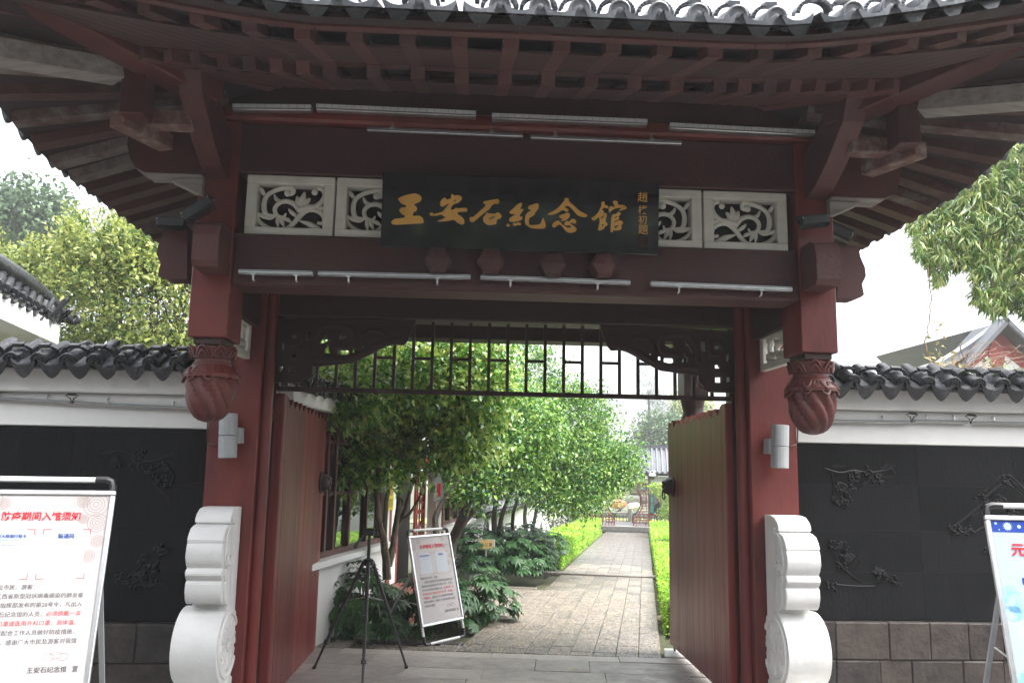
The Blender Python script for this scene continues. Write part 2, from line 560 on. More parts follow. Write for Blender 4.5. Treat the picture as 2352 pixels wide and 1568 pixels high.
def carved_panel(parent, fn, W, H, flip, name='carved_panel'):
    """fn(s, t, d): panel coordinates (0..1, 0..1 downwards, depth in metres) to the place"""
    fw = .062 / W
    fh = .062 / H * .8
    fr = MB()
    for (a, b, c, d) in ((0, 1, 0, fh), (0, 1, 1 - fh, 1), (0, fw, fh, 1 - fh), (1 - fw, 1, fh, 1 - fh)):
        vs = [fn(x, y, z) for z in (0, .1) for (x, y) in ((a, c), (b, c), (b, d), (a, d))]
        fr.add(vs, [(3, 2, 1, 0), (4, 5, 6, 7), (0, 1, 5, 4), (1, 2, 6, 5), (2, 3, 7, 6), (3, 0, 4, 7)])
    fo = fr.build(name, LATT, parent, bevel=.004, fix=True)
    sc = MB()
    for pts, rs in SCROLL:
        q = []
        for (x, y) in pts:
            s_, t = uv_panel(x, y)
            q.append((1 - s_ if flip else s_, t))
        q2, r2 = smooth_line(q, [r_ / 1880 * W for r_ in rs])
        pl = [fn(s_, t, .045) for s_, t in q2]
        ax = fn(.5, .5, 1) - fn(.5, .5, 0)
        sc.tube(pl, r2, 8, True, 1.0, ax)
    for (x, y, r_) in ((1560, 430, 72), (975, 460, 78)):
        s_, t = uv_panel(x, y)
        if flip:
            s_ = 1 - s_
        sc.ball(fn(s_, t, .035), r_ / 1880 * W, 1, .7, 1, 10, 6)
    sc.build('scroll_carving', LATT, fo, True)
    return fo
LA, LB = 1.1097, 1.6246
z0p, z1p = 2.976, 3.3423
for (xa, xb, fl) in ((XC - LB, XC - LA, 0), (XC - LA + .012, XC - LA + .012 + LB - LA, 0), (XC + LA - .012 - (LB - LA), XC + LA - .012, 1), (XC + LA, XC + LB, 1)):
    carved_panel(gate, lambda s_, t, d, xa=xa, xb=xb: Vector((xa + (xb - xa) * s_, 4.775 + d, z1p + (z0p - z1p) * t)), xb - xa, z1p - z0p, fl)
for s in (-1, 1):
    zA, zB = P(556, 692, 5.3).z - .02, P(556, 806, 5.5).z
    ya, yb = 5.05, 5.93
    xx = XC + s * 1.845
    carved_panel(gate, lambda s_, t, d, ya=ya, yb=yb, xx=xx, s=s: Vector((xx + s * d * .5, ya + (yb - ya) * s_, zA + (zB - zA) * t)), yb - ya, zA - zB, 1, 'side_panel')

# door pegs
for (x, y) in ((1005, 595), (1127, 597), (1271, 605), (1388, 607)):
    p = P(x, y, 4.64)
    peg = MB()
    for (yy, rr) in ((4.75, .082), (4.65, .08), (4.63, .066)):
        peg.v += [(p.x + rr * math.cos(math.pi / 3 * k), yy, p.z + rr * math.sin(math.pi / 3 * k)) for k in range(6)]
    peg.v.append((p.x, 4.618, p.z))
    for i in range(2):
        peg.f += [(i * 6 + k, i * 6 + (k + 1) % 6, i * 6 + 6 + (k + 1) % 6, i * 6 + 6 + k) for k in range(6)]
    peg.f += [(12 + k, 12 + (k + 1) % 6, 18) for k in range(6)]
    peg.build('door_peg', RAFT, gate, fix=True)

# trellis under the lintel
YT = 6.157
zt0 = 2.183
tr = MB().box(XC - 1.695, XC + 1.695, YT, YT + .035, zt0, zt0 + .034).build('trellis_rail', DARKW, gate)
bars = []
for i in range(25):
    x = XC - 1.695 + 3.39 * (i + .0) / 24
    bars.append(x)
    MB().box(x - .011, x + .011, YT + .002, YT + .03, zt0 + .0345, zli).build('trellis_bar', DARKW, gate)
zc = P(1176, 828, YT).z
for i in range(1, 24, 2):
    if 3 < i < 21:
        MB().box(bars[i + 0] + .0115, bars[i + 1] - .0115, YT + .004, YT + .028, zc - .01, zc + .011).build('trellis_crossbar', DARKW, gate)
FRET = [[(60, 60), (2160, 60), (2110, 180), (2060, 290), (2030, 370), (1965, 440), (1930, 440), (1840, 425), (1760, 440), (1700, 460), (1600, 505), (1500, 560), (1400, 612), (1300, 660), (1190, 705), (1050, 715), (950, 725), (840, 735), (700, 755), (620, 750), (622, 800), (610, 870), (560, 940), (500, 975), (440, 990), (300, 990), (100, 985), (60, 985)],
 [(310, 310), (340, 288), (375, 285), (405, 310), (390, 345), (340, 352)], [(545, 245), (612, 245), (610, 340), (580, 400), (530, 385), (545, 320)], [(440, 470), (490, 415), (460, 490)],
 [(170, 400), (190, 400), (215, 440), (210, 520), (175, 520)], [(290, 630), (325, 575), (380, 575), (375, 632)], [(145, 755), (190, 755), (190, 835), (145, 830)], [(275, 760), (370, 765), (365, 845), (272, 840)],
 [(412, 785), (428, 800), (415, 820)], [(725, 420), (790, 310), (850, 260), (852, 385), (800, 410)], [(853, 410), (865, 500), (895, 568), (795, 560), (805, 510), (800, 495), (835, 470)],
 [(1005, 355), (1045, 270), (1165, 270), (1150, 325), (1080, 362)], [(985, 545), (1030, 508), (1165, 512), (1165, 575), (1080, 592), (1010, 575)], [(1205, 555), (1210, 495), (1250, 490), (1295, 515), (1260, 548)], [(1350, 460), (1405, 462), (1370, 480)]]
def vz(x, y):
    return ((1080 + x * .2721) * .5742, (1260 + y * .2721) * .5742)
for s in (-1, 1):
    loops = []
    for l in FRET:
        q = []
        for (x, y) in l:
            p = P(*vz(x, y), YT - .03)
            q.append((p.x, p.z) if s < 0 else (2 * XC - p.x, p.z))
        q = q if s < 0 else q[::-1]
        loops.append(q[::-1])
    b = MB().prism(loops, lambda a, c: Vector((a, YT - .035, c)), lambda a, c: Vector((a, YT - .001, c)))
    br = b.build('carved_bracket', DARKW, gate, fix=True)
    # raised scroll relief on the bracket
    rl = MB()
    for (pts, rs) in (([(250, 350), (300, 250), (420, 230), (480, 330), (420, 420), (300, 420)], 40), ([(640, 560), (660, 400), (760, 180), (950, 150), (1170, 190), (1230, 330), (1150, 450), (950, 460)], 45), ([(640, 650), (900, 640), (1150, 640), (1400, 540), (1700, 400), (1950, 360)], 50), ([(1300, 420), (1350, 300), (1500, 220), (1650, 250), (1700, 330)], 35)):
        pp = []
        for (x, y) in pts:
            p = P(*vz(x, y), YT - .035)
            pp.append((p.x if s < 0 else 2 * XC - p.x, YT - .036, p.z))
        q2, r2 = smooth_line(pp, [rs * .2721 / FPX * .5742 * 6.2] * len(pp), 3)
        rl.tube(q2, r2, 6, True, .5, (0, 1, 0))
    rl.build('scroll_relief', DARKW, br, True)

# doors: planks with saw-cut tops, stile, knocker, pins
def door(hx, fx, x_in, s, drop, far_top):
    """leaf standing open along the depth; s=-1 left"""
    ya, yb = 6.16, 7.96
    d = MB()
    d.box(*sorted((hx, x_in)), ya, ya + .1, -.05, 2.165)
    do = d.build('door_leaf', DOORM, gate, bevel=.006)
    n = 10
    for i in range(n):
        y0, y1 = ya + .101 + (yb - ya - .101) * i / n, ya + .101 + (yb - ya - .101) * (i + 1) / n - .0006
        w = y1 - y0
        zt = 2.15 - .03 * (i / n) + R.uniform(-.006, .006)
        z_b = (-.03 if s < 0 else .045) + .02 * i / n
        k = R.uniform(.35, .65)
        lp = [(y0, z_b), (y1, z_b), (y1, zt - .045), (y1 - w * .12, zt - .012), (y1 - w * .25, zt - .05), (y0 + w * k, zt - .075), (y0 + w * .25, zt - .03), (y0 + w * .1, zt), (y0, zt - .03)]
        t0 = R.uniform(-.0008, .0008)
        xi = x_in + (fx - x_in) * ((y0 + y1) / 2 - ya) / (yb - ya)
        b = MB().prism([lp], lambda a, c: Vector((xi + t0, a, c)), lambda a, c: Vector((xi + s * .05, a, c)))
        b.build('plank', DOORM, do, fix=True)
    MB().box(*sorted((x_in + s * .052, x_in + s * .085)), ya + .11, yb - .03, 1.98, 2.1).build('top_rail', DARKW, do)
    MB().box(*sorted((x_in + s * .052, x_in + s * .085)), ya + .11, yb - .03, .1, .25).build('bottom_rail', DARKW, do)
    # knocker: lion mask boss
    kz = P(743 if s < 0 else 1541, 1108 if s < 0 else 1117, 7.8).z
    T = Matrix.Translation((fx, 7.8, kz)) @ Matrix.Rotation(-s * rad(90), 4, 'Y')
    kb = MB().lathe([(.098, 0), (.098, .014), (.085, .02), (.078, .05), (.06, .075), (.035, .085), (.01, .088)], 18, T, lambda a, z: 1 + (.08 * math.sin(9 * a) if z > .03 else 0))
    ko = kb.build('door_knocker', IRON, do, True)
    rg = MB()
    for (a, b_, r_) in ((-.03, .035, .022), (.03, .035, .022), (0, 0, .03), (0, -.04, .025)):
        rg.ball((fx - s * .075, 7.8 + a, kz + b_), r_, 1, 1, 1, 8, 5)
    rg.build('lion_face', IRON, ko, True)
    rgp = [(fx - s * .085, 7.8 + .05 * math.cos(t), kz - .07 + .05 * math.sin(t)) for t in [2 * math.pi * i / 14 for i in range(15)]]
    MB().tube(rgp, .007, 6).build('ring', IRON, ko, True)
    MB().tube([(x_in + s * .03, yb - .05, -.08), (x_in + s * .03, yb - .05, .08)], .011, 8).build('floor_pin', IRON, do)
    for z in (.1, 1.95):
        hb = MB().box(*sorted((hx - s * .0, hx + s * .055)), 6.135, 6.155, z, z + .1)
        hb.box(*sorted((hx + s * .015, hx + s * .09)), 6.12, 6.134, z + .004, z + .03)
        hb.build('hinge', IRON, do)
door(XC - 1.704, -1.345, -1.352, -1, 0, 0)
door(XC + 1.715, 1.925, 1.925, 1, 0, 0)

# side and front bracket arms round the posts
def arm(poly, map_a, map_b, name, m=DRED, under=None):
    return MB().prism([poly], map_a, map_b).build(name, m, gate, fix=True)
ARM2 = mat('peeled_paint', (.1, .034, .028), (.3, .26, .24), (.16, .085, .07), rough=.7, scale=9, bump=.5, bscale=40)
PALEU = mat('pale_lit_weathered_wood', (.36, .33, .31), (.2, .175, .16), rough=.8, scale=12, bump=.4, stretch=(.4, 2, 2), wear=(.12, .1, .09), wear_scale=20, wear_amt=.66)  # peeled paint, with the light on the undersides put into the pale colour
for s in (-1, 1):
    px0, px1 = sorted((XC + s * 1.6726, XC + s * 1.894))
    def mx(x):          # mirror of photo left side about the gate axis
        return x if s < 0 else 2 * XC - x
    # sideways plate (rounded end)
    Yp = 4.7
    pts = [(470, 300), (360, 290), (318, 292), (303, 312), (300, 340), (306, 368), (318, 392), (338, 402), (470, 404)]
    q = []
    for (x, y) in pts:
        p = P(x, y, Yp)
        q.append((mx(p.x), p.z))
    arm(q, lambda a, c: Vector((a, Yp - .05, c)), lambda a, c: Vector((a, Yp + .12, c)), 'side_bracket')
    zlow = min(c for a, c in q)
    MB().box(*sorted((mx(P(338, 402, Yp).x), mx(P(468, 404, Yp).x))), Yp - .045, Yp + .115, zlow - .006, zlow - .002).build('pale_underside', PALEU, gate)
    # wedge brace below the plate
    w3 = [P(388, 408, Yp), P(466, 408, Yp), P(463, 445, Yp)]
    q = [(mx(p.x), p.z) for p in w3]
    arm(q, lambda a, c: Vector((a, Yp, c - .008)), lambda a, c: Vector((a, Yp + .1, c - .008)), 'wedge_brace', PALEU)
    # forward arm: bends up towards the viewer
    prof = [(4.76, 3.35), (4.76, 3.62), (4.5, 3.72), (4.36, 3.86), (4.28, 4.02), (4.12, 4.02), (4.1, 3.82), (4.2, 3.62), (4.42, 3.47), (4.6, 3.38)]
    prof = [(y, z - .06) for y, z in prof]
    xm = (px0 + px1) / 2
    arm(prof, lambda a, c: Vector((xm - .06, a, c)), lambda a, c: Vector((xm + .06, a, c)), 'forward_bracket', DRED)
    # upper tie between arm and corner, crossing brace, hanging strut
    def bar3(a, b, w, h, nm, m=DRED):
        MB().bar((mx(a[0]), a[1], a[2]), (mx(b[0]), b[1], b[2]), w, h).build(nm, m, gate, bevel=.006)
    bar3(P(445, 262, 4.35), P(285, 255, 4.35), .1, .09, 'tie_beam', ARM2)
    bar3(P(385, 312, 4.55), P(270, 252, 4.2), .1, .09, 'crossing_brace', ARM2)
    p0 = P(315, 250, 4.2)
    MB().box(*sorted((mx(p0.x - .06), mx(p0.x + .06))), 4.12, 4.26, p0.z - .06, p0.z + .36).build('hanging_strut', DRED, gate, bevel=.006)
    # corner hip beam with a pale underside
    pa = Vector((mx(XC - 1.72), 4.4, 3.78))
    pb = Vector((mx(XC - 2.75), 3.15, 3.98))
    MB().bar(pa, pb, .17, .2).build('corner_beam', DRED, gate, bevel=.008)
    a2, b2 = P(268, 150, 4.15), P(-60, 92, 3.7)
    MB().bar((mx(a2.x), a2.y, a2.z + .012), (mx(b2.x), b2.y, b2.z + .012), .14, .1).build('pale_beam', PALEU, gate, bevel=.004)
    # beam end with cloud outline beside the post, square beam end in front of it
    pts = [(440, 528), (392, 524), (386, 548), (374, 572), (371, 592), (380, 612), (374, 636), (380, 642), (396, 648), (440, 648)]
    q = []
    for (x, y) in pts:
        p = P(x, y, 4.98)
        q.append((mx(p.x), p.z))
    arm(q, lambda a, c: Vector((a, 4.9, c)), lambda a, c: Vector((a, 5.03, c)), 'cloud_beam_end', DRED)
    zb0, zb1 = P(470, 612, 4.55).z, P(470, 505, 4.55).z
    prof = [(4.74, zb0), (4.74, zb1), (4.6, zb1), (4.54, zb1 - .03), (4.52, zb1 - .09), (4.52, zb0 + .03), (4.55, zb0)]
    xa, xb = P(441, 560, 4.52).x, P(502, 560, 4.52).x
    arm(prof, lambda a, c: Vector((mx(xa), a, c)), lambda a, c: Vector((mx(xb), a, c)), 'square_beam_end', RAFT)

# ------------------------------------------------------------------ roof
RX, RY, RH = .25, 5.9, 2.8
def rs(X, Y):
    a, b = abs(X - RX), abs(Y - RY)
    m, n = max(a, b), min(a, b)
    return 3.483 + .35 * (2.6 - m) + .06 * max(0, 1.4 - m) ** 2 + .16 * max(0, n - .95) ** 1.35 * (m / 2.7) ** 4
N = 54
rf, rt = MB(), MB()
vs = [(RX - RH + 2 * RH * i / N, RY - RH + 2 * RH * j / N) for j in range(N + 1) for i in range(N + 1)]
fs = [(j * (N + 1) + i, j * (N + 1) + i + 1, (j + 1) * (N + 1) + i + 1, (j + 1) * (N + 1) + i) for j in range(N) for i in range(N)]
rf.add([(x, y, rs(x, y)) for x, y in vs], [f[::-1] for f in fs])
rf.build('roof_sheathing', SOFF, gate)
rt.add([(x, y, rs(x, y) + .05) for x, y in vs], fs)
def rim(mb, h):
    pass
rt.build('roof_bed', TILE, gate)
for a in range(4):
    s0, s1 = (-1, -1, 1, 1)[a], (-1, 1, -1, 1)[a]
    pts = [(RX + s0 * RH * t, RY + s1 * RH * t, rs(RX + s0 * RH * t, RY + s1 * RH * t) + .14) for t in [i / 10 for i in range(11)]]
    pts[-1] = (pts[-1][0], pts[-1][1], pts[-1][2] + .1)
    MB().tube(pts, .075, 8).build('hip_ridge', TILE, gate, True)
def side_pt(side, m, n):
    """point of the eave field: side 0 front, 1 left, 2 right, 3 rear"""
    if side == 0:
        return (RX + n, RY - m)
    if side == 3:
        return (RX - n, RY + m)
    return (RX - m, RY - n) if side == 1 else (RX + m, RY - n)
def sp(side, m, n, dz=0):
    x, y = side_pt(side, m, n)
    return Vector((x, y, rs(x, y) + dz))
NR = 24
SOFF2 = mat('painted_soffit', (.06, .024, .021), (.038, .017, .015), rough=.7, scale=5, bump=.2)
for side in (0, 1, 2):
    for i in range(NR):
        n2 = -2.55 + 5.1 * i / (NR - 1)
        sg = 1 if n2 > 0 else -1
        n1 = n2 if abs(n2) < 1.0 else sg * (1.0 + (abs(n2) - 1.0) * .1)
        nm_ = n1 + (n2 - n1) * .56
        if side == 0:
            MB().bar(sp(side, 1.1 if side else 1.36, n1 if side else n1 + (n2 - n1) * .2, -.056), sp(side, 1.95, nm_, -.056), .07, .07).build('lower_rafter', RAFT, gate)
        nf = n1 + (n2 - n1) * .45
        if side == 0:
            MB().bar(sp(side, 1.78, nf, -.002), sp(side, 2.6, n2, -.002), .068, .055).build('flying_rafter', RAFT, gate)
        else:
            MB().bar(sp(side, 1.72, nf, -.002), sp(side, 2.77, n2 * 1.04, -.002), .1, .06).build('flying_rafter', RAFTP if R.random() < .6 else RAFT, gate)
    fa, fb = MB(), MB()
    K = 40
    for i in range(K):
        na, nb = -2.66 + 5.32 * i / K, -2.66 + 5.32 * (i + 1) / K
        fa.bar(sp(side, 2.64, na, .048), sp(side, 2.64, nb, .048), .04, .066)
        na, nb = na * .73, nb * .73
        fb.bar(sp(side, 1.93, na, .0), sp(side, 1.93, nb, .0), .05, .07)
    if side == 0:
        fa.build('eave_fascia', RAFT, gate)
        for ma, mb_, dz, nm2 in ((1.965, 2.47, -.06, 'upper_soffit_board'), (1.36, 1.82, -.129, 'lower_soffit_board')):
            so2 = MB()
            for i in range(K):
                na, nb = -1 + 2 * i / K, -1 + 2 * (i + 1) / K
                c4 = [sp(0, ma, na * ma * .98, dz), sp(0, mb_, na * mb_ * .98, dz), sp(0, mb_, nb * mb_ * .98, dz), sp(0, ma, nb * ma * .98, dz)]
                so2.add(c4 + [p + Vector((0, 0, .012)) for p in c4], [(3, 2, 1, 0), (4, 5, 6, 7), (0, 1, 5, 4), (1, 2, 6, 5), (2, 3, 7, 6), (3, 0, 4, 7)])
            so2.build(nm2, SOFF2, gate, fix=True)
    if side == 0:
        fb.build('inner_fascia', RAFT, gate)

# tiles (alike pieces share their meshes)
def disc_tile(r_, L, TILE=TILE):
    m = MB()
    nseg = 14
    for (y, rr) in ((0, r_ * .35), (0, r_ * .72), (-.006, r_ * .78), (-.008, r_ * .9), (-.004, r_), (.012, r_), (.014, r_ * .82)):
        m.v += [(rr * math.cos(2 * math.pi * k / nseg), y, rr * math.sin(2 * math.pi * k / nseg)) for k in range(nseg)]
    for i in range(6):
        m.f += [(i * nseg + k, i * nseg + (k + 1) % nseg, (i + 1) * nseg + (k + 1) % nseg, (i + 1) * nseg + k) for k in range(nseg)]
    m.v.append((0, -.008, 0))
    c = len(m.v) - 1
    m.f += [(c, k, (k + 1) % nseg) for k in range(nseg)]
    q = MB()
    hs_ = 9
    for y in (.012, L):
        for k in range(hs_):
            a = math.pi * k / (hs_ - 1)
            q.v.append((r_ * .9 * math.cos(a), y, r_ * .9 * math.sin(a) - .1 * r_))
    q.f += [(k, hs_ + k, hs_ + k + 1, k + 1) for k in range(hs_ - 1)]
    q.f.append(tuple(hs_ + k for k in range(hs_)))
    m.add(q.v, q.f)
    return m.mesh('round_tile', TILE, True, fix=False)
def drip_mesh(w, h, L, TILE=TILE):
    m = MB()
    n = 8
    top, bot = [], []
    for k in range(n + 1):
        t = -1 + 2 * k / n
        top.append((t * w / 2, h * (.15 + .5 * t * t) - h * .1))
        bot.append((t * w / 2, -h * (.82 * (1 - t * t) + .24 * (1 - abs(t))) - (0 if abs(t) > .99 else .06 * h) + h * .3 * t * t))
    for (y0, y1) in ((0, .012),):
        vs_ = [(x, y0 - .25 * (top[0][1] - z), z) for x, z in top] + [(x, y0 - .1 * (top[0][1] - z), z) for x, z in bot]
        vb = [(x, y + .012, z) for x, y, z in vs_]
        m.add(vs_ + vb, [])
        c = 2 * (n + 1)
        for k in range(n):
            m.f.append((k, n + 1 + k, n + 2 + k, k + 1))
            m.f.append((c + k, c + k + 1, c + n + 2 + k, c + n + 1 + k))
            m.f.append((n + 1 + k, c + n + 1 + k, c + n + 2 + k, n + 2 + k))
            m.f.append((k, k + 1, c + k + 1, c + k))
    # trough running back
    m.add([(x, .012, z) for x, z in top] + [(x, L, z) for x, z in top], [(k, k + 1, n + 2 + k, n + 1 + k) for k in range(n)])
    return m.mesh('drip_tile', TILE, True)
def collar_mesh(r_, w, TILE=TILE):
    m = MB()
    n = 14
    for (y, rr) in ((-.02, r_ * .78), (-.02, r_), (.03, r_), (.03, r_ * .78)):
        for k in range(n + 1):
            a = math.pi * k / n
            m.v.append((rr * math.cos(a) * 1.08, y, rr * math.sin(a) * .8))
    for i in range(3):
        m.f += [(i * (n + 1) + k, i * (n + 1) + k + 1, (i + 1) * (n + 1) + k + 1, (i + 1) * (n + 1) + k) for k in range(n)]
    for k in range(1, n):       # ribs
        a = math.pi * k / n
        ca, sa = math.cos(a) * 1.08, math.sin(a) * .8
        m.bar((r_ * .8 * ca, -.024, r_ * .8 * sa), (r_ * .99 * ca, -.026, r_ * .99 * sa), .005, .01, (0, 1, 0), False)
    m.box(-r_ * .35, r_ * .35, -.035, .012, r_ * .62, r_ * .86)
    return m.mesh('collar_tile', TILE)
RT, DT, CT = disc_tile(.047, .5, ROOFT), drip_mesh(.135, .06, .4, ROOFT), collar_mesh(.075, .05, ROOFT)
def frame_at(side, n, m=2.72, dz=0):
    a = sp(side, m, n, dz)
    b = sp(side, m - .3, n, dz)
    yv = (b - a).normalized()
    t = sp(side, m, n + .03, dz) - sp(side, m, n - .03, dz)
    xv = t.normalized()
    if side == 0:
        pass
    zv = xv.cross(yv)
    if zv.z < 0:
        xv, zv = -xv, -zv
    yv = zv.cross(xv)
    return Matrix(((xv.x, yv.x, zv.x, a.x), (xv.y, yv.y, zv.y, a.y), (xv.z, yv.z, zv.z, a.z), (0, 0, 0, 1)))
SP = .1655
for side in (0, 1, 2):
    for i in range(-16, 17):
        n = i * SP + (.02 if side else 0)
        if abs(n) > 2.68:
            continue
        J = Matrix.Rotation(R.uniform(-.05, .05), 4, 'Z') @ Matrix.Rotation(R.uniform(-.04, .04), 4, 'X')
        F = frame_at(side, n, 2.735 if side == 0 else 2.8, .098)
        gone = side == 0 and R.random() < .1
        if not gone:
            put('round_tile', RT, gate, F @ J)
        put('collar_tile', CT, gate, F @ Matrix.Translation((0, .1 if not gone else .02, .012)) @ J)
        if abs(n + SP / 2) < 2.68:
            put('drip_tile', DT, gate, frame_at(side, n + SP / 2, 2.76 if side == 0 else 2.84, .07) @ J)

# ------------------------------------------------------------------ garden walls beside the gate
YW = 6.1
WT, WD, WC = disc_tile(.058, .36), drip_mesh(.168, .08, .3), collar_mesh(.102, .05)
RELIEF = mat('black_vine_paint', (.008, .0085, .009), (.013, .0135, .0145), rough=.32, spec=.12, scale=9)
def garden_wall(side):
    L = side < 0
    name = 'garden_wall'
    x0, x1 = (-5.2, XC - 2.1066) if L else (XC + 2.1066, 6.3)
    w = thing(name, 'white topped garden wall with black relief panel, left of the gate, lion head on its tiles' if L else 'white topped garden wall with black relief panel, right of the gate below bamboo', 'garden wall', ((x0 + x1) / 2, YW + .15, 0), 'garden walls flanking the gate')
    xs = 240 if L else 2090
    ztip = P(xs, 884 if L else 931, YW - .22).z
    zst = P(xs, 902 if L else 943, YW - .1).z
    zwb = P(xs, 980 if L else 1021, YW).z
    zpl = P(300 if L else 2090, 1428 if L else 1425, YW).z
    MB().box(x0, x1, YW + .05, YW + .33, -.2, zst + .12).build('wall_core', PLAST, w)
    MB().box(x0, x1, YW - .0, YW + .05, zwb, zst).build('white_band', PLAST, w, bevel=.006)
    MB().box(x0, x1, YW - .06, YW + .048, zst + .003, ztip + .13).build('white_cornice', PLAST, w, bevel=.01)
    MB().box(x0, x1, YW - .1, YW + .048, ztip + .132, ztip + .17).build('cap_bed', TILE, w)
    MB().box(x0, x1, YW + .03, YW + .05, zpl, zwb - .003).build('panel_backing', BLACKP, w)
    xk = x1 if L else x0
    kk = 0
    while (xk > -4.6) if L else (xk < 5.6):
        wd_ = (.98, .74, 1.1)[kk % 3]
        xa_, xb_ = (xk - wd_, xk) if L else (xk, xk + wd_)
        zc_ = zpl
        for hh_ in (.34, .3, .33, 9):
            zd_ = min(zc_ + hh_, zwb - .003)
            pan = MB().box(xa_ + .0003, xb_ - .0003, YW + .012 + R.uniform(-.0006, .0006), YW + .0295, zc_ + .0003, zd_ - .0003).build('panel_slab', BLACKP, w, bevel=.001)
            zc_ = zd_
        xk = xa_ if L else xb_
        kk += 1
    # plinth stones
    z = zpl - .004
    for row, h in enumerate((.265, .26, .2)):
        x = x0 - R.uniform(0, .3)
        x = -4.3 if L else x0
        while x < (x1 if L else 5.4):
            ln = R.uniform(.3, .62) if L else R.uniform(.22, .42)
            xe = min(x + ln, x1) if L else x + ln
            dy = R.uniform(-.008, .008)
            MB().box(x, xe - .003, YW - .045 + dy, YW + .04, z - h + .006, z + R.uniform(-.004, .0)).build('stone', PLINTH, w, bevel=.007)
            x += ln
        z -= h
    MB().box(x0, x1, YW - .03, YW + .049, -.25, zpl - .01).build('mortar_bed', PLINTH, w)
    # relief: vines and grapes
    def vine(pts, clusters, leaves):
        m = MB()
        for pl in pts:
            q = [tuple(P(x, y, YW + .011)) for x, y in pl]
            q2, r2 = smooth_line(q, [.007] * len(q), 4)
            m.tube(q2, r2, 5, True)
        for (x, y, n) in clusters:
            c = P(x, y, YW + .008)
            for i in range(n):
                a = R.uniform(0, 6.28)
                d = R.uniform(0, 1) ** .5
                m.ball((c.x + .05 * d * math.cos(a), c.y - .012 * (1 - d), c.z + .038 * d * math.sin(a)), R.uniform(.010, .015), n=6, m=4)
        for (x, y, a, ln) in leaves:
            c = P(x, y, YW + .006)
            d = Vector((math.cos(a), 0, math.sin(a)))
            m.tube([c - d * ln / 2, c, c + d * ln / 2], [.004, .022, .003], 6, True, .35, (0, 1, 0))
        m.build('vine_relief', RELIEF, w, True)
    if L:
        vine([[(235, 1045), (270, 1035), (300, 1045), (330, 1060), (370, 1055), (398, 1045)], [(300, 1050), (330, 1080), (350, 1110), (380, 1140)], [(380, 1060), (400, 1090), (390, 1120)]],
             [(268, 1062, 14), (322, 1042, 16), (312, 1070, 12), (352, 1080, 22), (375, 1072, 16), (360, 1105, 14), (385, 1108, 12)], [(250, 1040, .2, .12), (390, 1045, -.2, .11), (385, 1148, 1.9, .12), (340, 1095, 2.2, .08)])
        vine([[(262, 1335), (300, 1320), (330, 1290), (350, 1265), (375, 1262)], [(262, 1338), (310, 1345), (350, 1340), (385, 1350)], [(320, 1318), (350, 1300), (372, 1270)]],
             [(372, 1262, 20), (352, 1300, 22), (325, 1325, 24), (280, 1328, 16), (300, 1340, 14), (345, 1340, 12), (330, 1285, 10)], [(340, 1270, .6, .1), (370, 1345, -.4, .1), (290, 1312, .5, .1)])
    else:
        vine([[(1895, 1075), (1930, 1085), (1960, 1080), (2000, 1085), (2050, 1075)], [(1910, 1085), (1915, 1120), (1910, 1150)], [(2000, 1085), (1990, 1110), (1975, 1125)], [(2045, 1075), (2055, 1090), (2030, 1095), (2010, 1085)]],
             [(1992, 1080, 16), (1962, 1095, 18), (2015, 1100, 18), (1930, 1118, 22), (1950, 1125, 10), (1922, 1150, 12), (1942, 1150, 12)], [(1925, 1072, .1, .13), (2040, 1072, .3, .12), (1985, 1115, 1.2, .09)])
        vine([[(1915, 1255), (1925, 1290), (1960, 1325), (1995, 1340), (2040, 1330), (2070, 1345)], [(1910, 1340), (1960, 1345), (2010, 1345)], [(1960, 1275), (1975, 1290), (1960, 1310)]],
             [(1918, 1250, 14), (1938, 1252, 10), (1945, 1280, 22), (2015, 1315, 28), (1935, 1295, 10), (2045, 1330, 14), (1912, 1345, 10)], [(1975, 1275, .9, .1), (2060, 1340, .2, .1)])
        vine([[(2180, 1215), (2215, 1190), (2250, 1160), (2275, 1130), (2310, 1110), (2345, 1135)], [(2260, 1128), (2310, 1090), (2360, 1130)], [(2200, 1215), (2230, 1225), (2260, 1210), (2290, 1215)], [(2255, 1160), (2270, 1200), (2300, 1240)], [(2310, 1110), (2310, 1160), (2330, 1200)]],
             [(2195, 1215, 16), (2225, 1220, 18), (2310, 1100, 14), (2255, 1145, 10), (2300, 1148, 18), (2270, 1270, 12), (2330, 1180, 16)], [(2280, 1110, .8, .12), (2335, 1115, -.8, .12), (2240, 1185, .7, .1)])
    # tiles
    sp_ = .19
    tilt = Matrix.Rotation(rad(25), 4, 'X')
    n = int((x1 - x0) / sp_) + 1
    for i in range(n):
        x = (x1 - sp_ * i - .04) if L else (x0 + sp_ * i + .03)
        if x < -4.6 or x > 5.6:
            continue
        j = lambda: Matrix.Rotation(R.uniform(-.09, .09), 4, 'Z') @ Matrix.Rotation(R.uniform(-.05, .05), 4, 'X')
        zt = ztip + .165
        put('round_tile', WT, w, Matrix.Translation((x, YW - .2 + R.uniform(-.012, .012), zt)) @ tilt @ j())
        put('collar_tile', WC, w, Matrix.Translation((x + R.uniform(-.008, .008), YW - .075, zt + .055)) @ tilt @ j())
        put('drip_tile', WD, w, Matrix.Translation((x + sp_ / 2, YW - .215, zt - .04)) @ tilt @ j())
    rz = ztip + .33
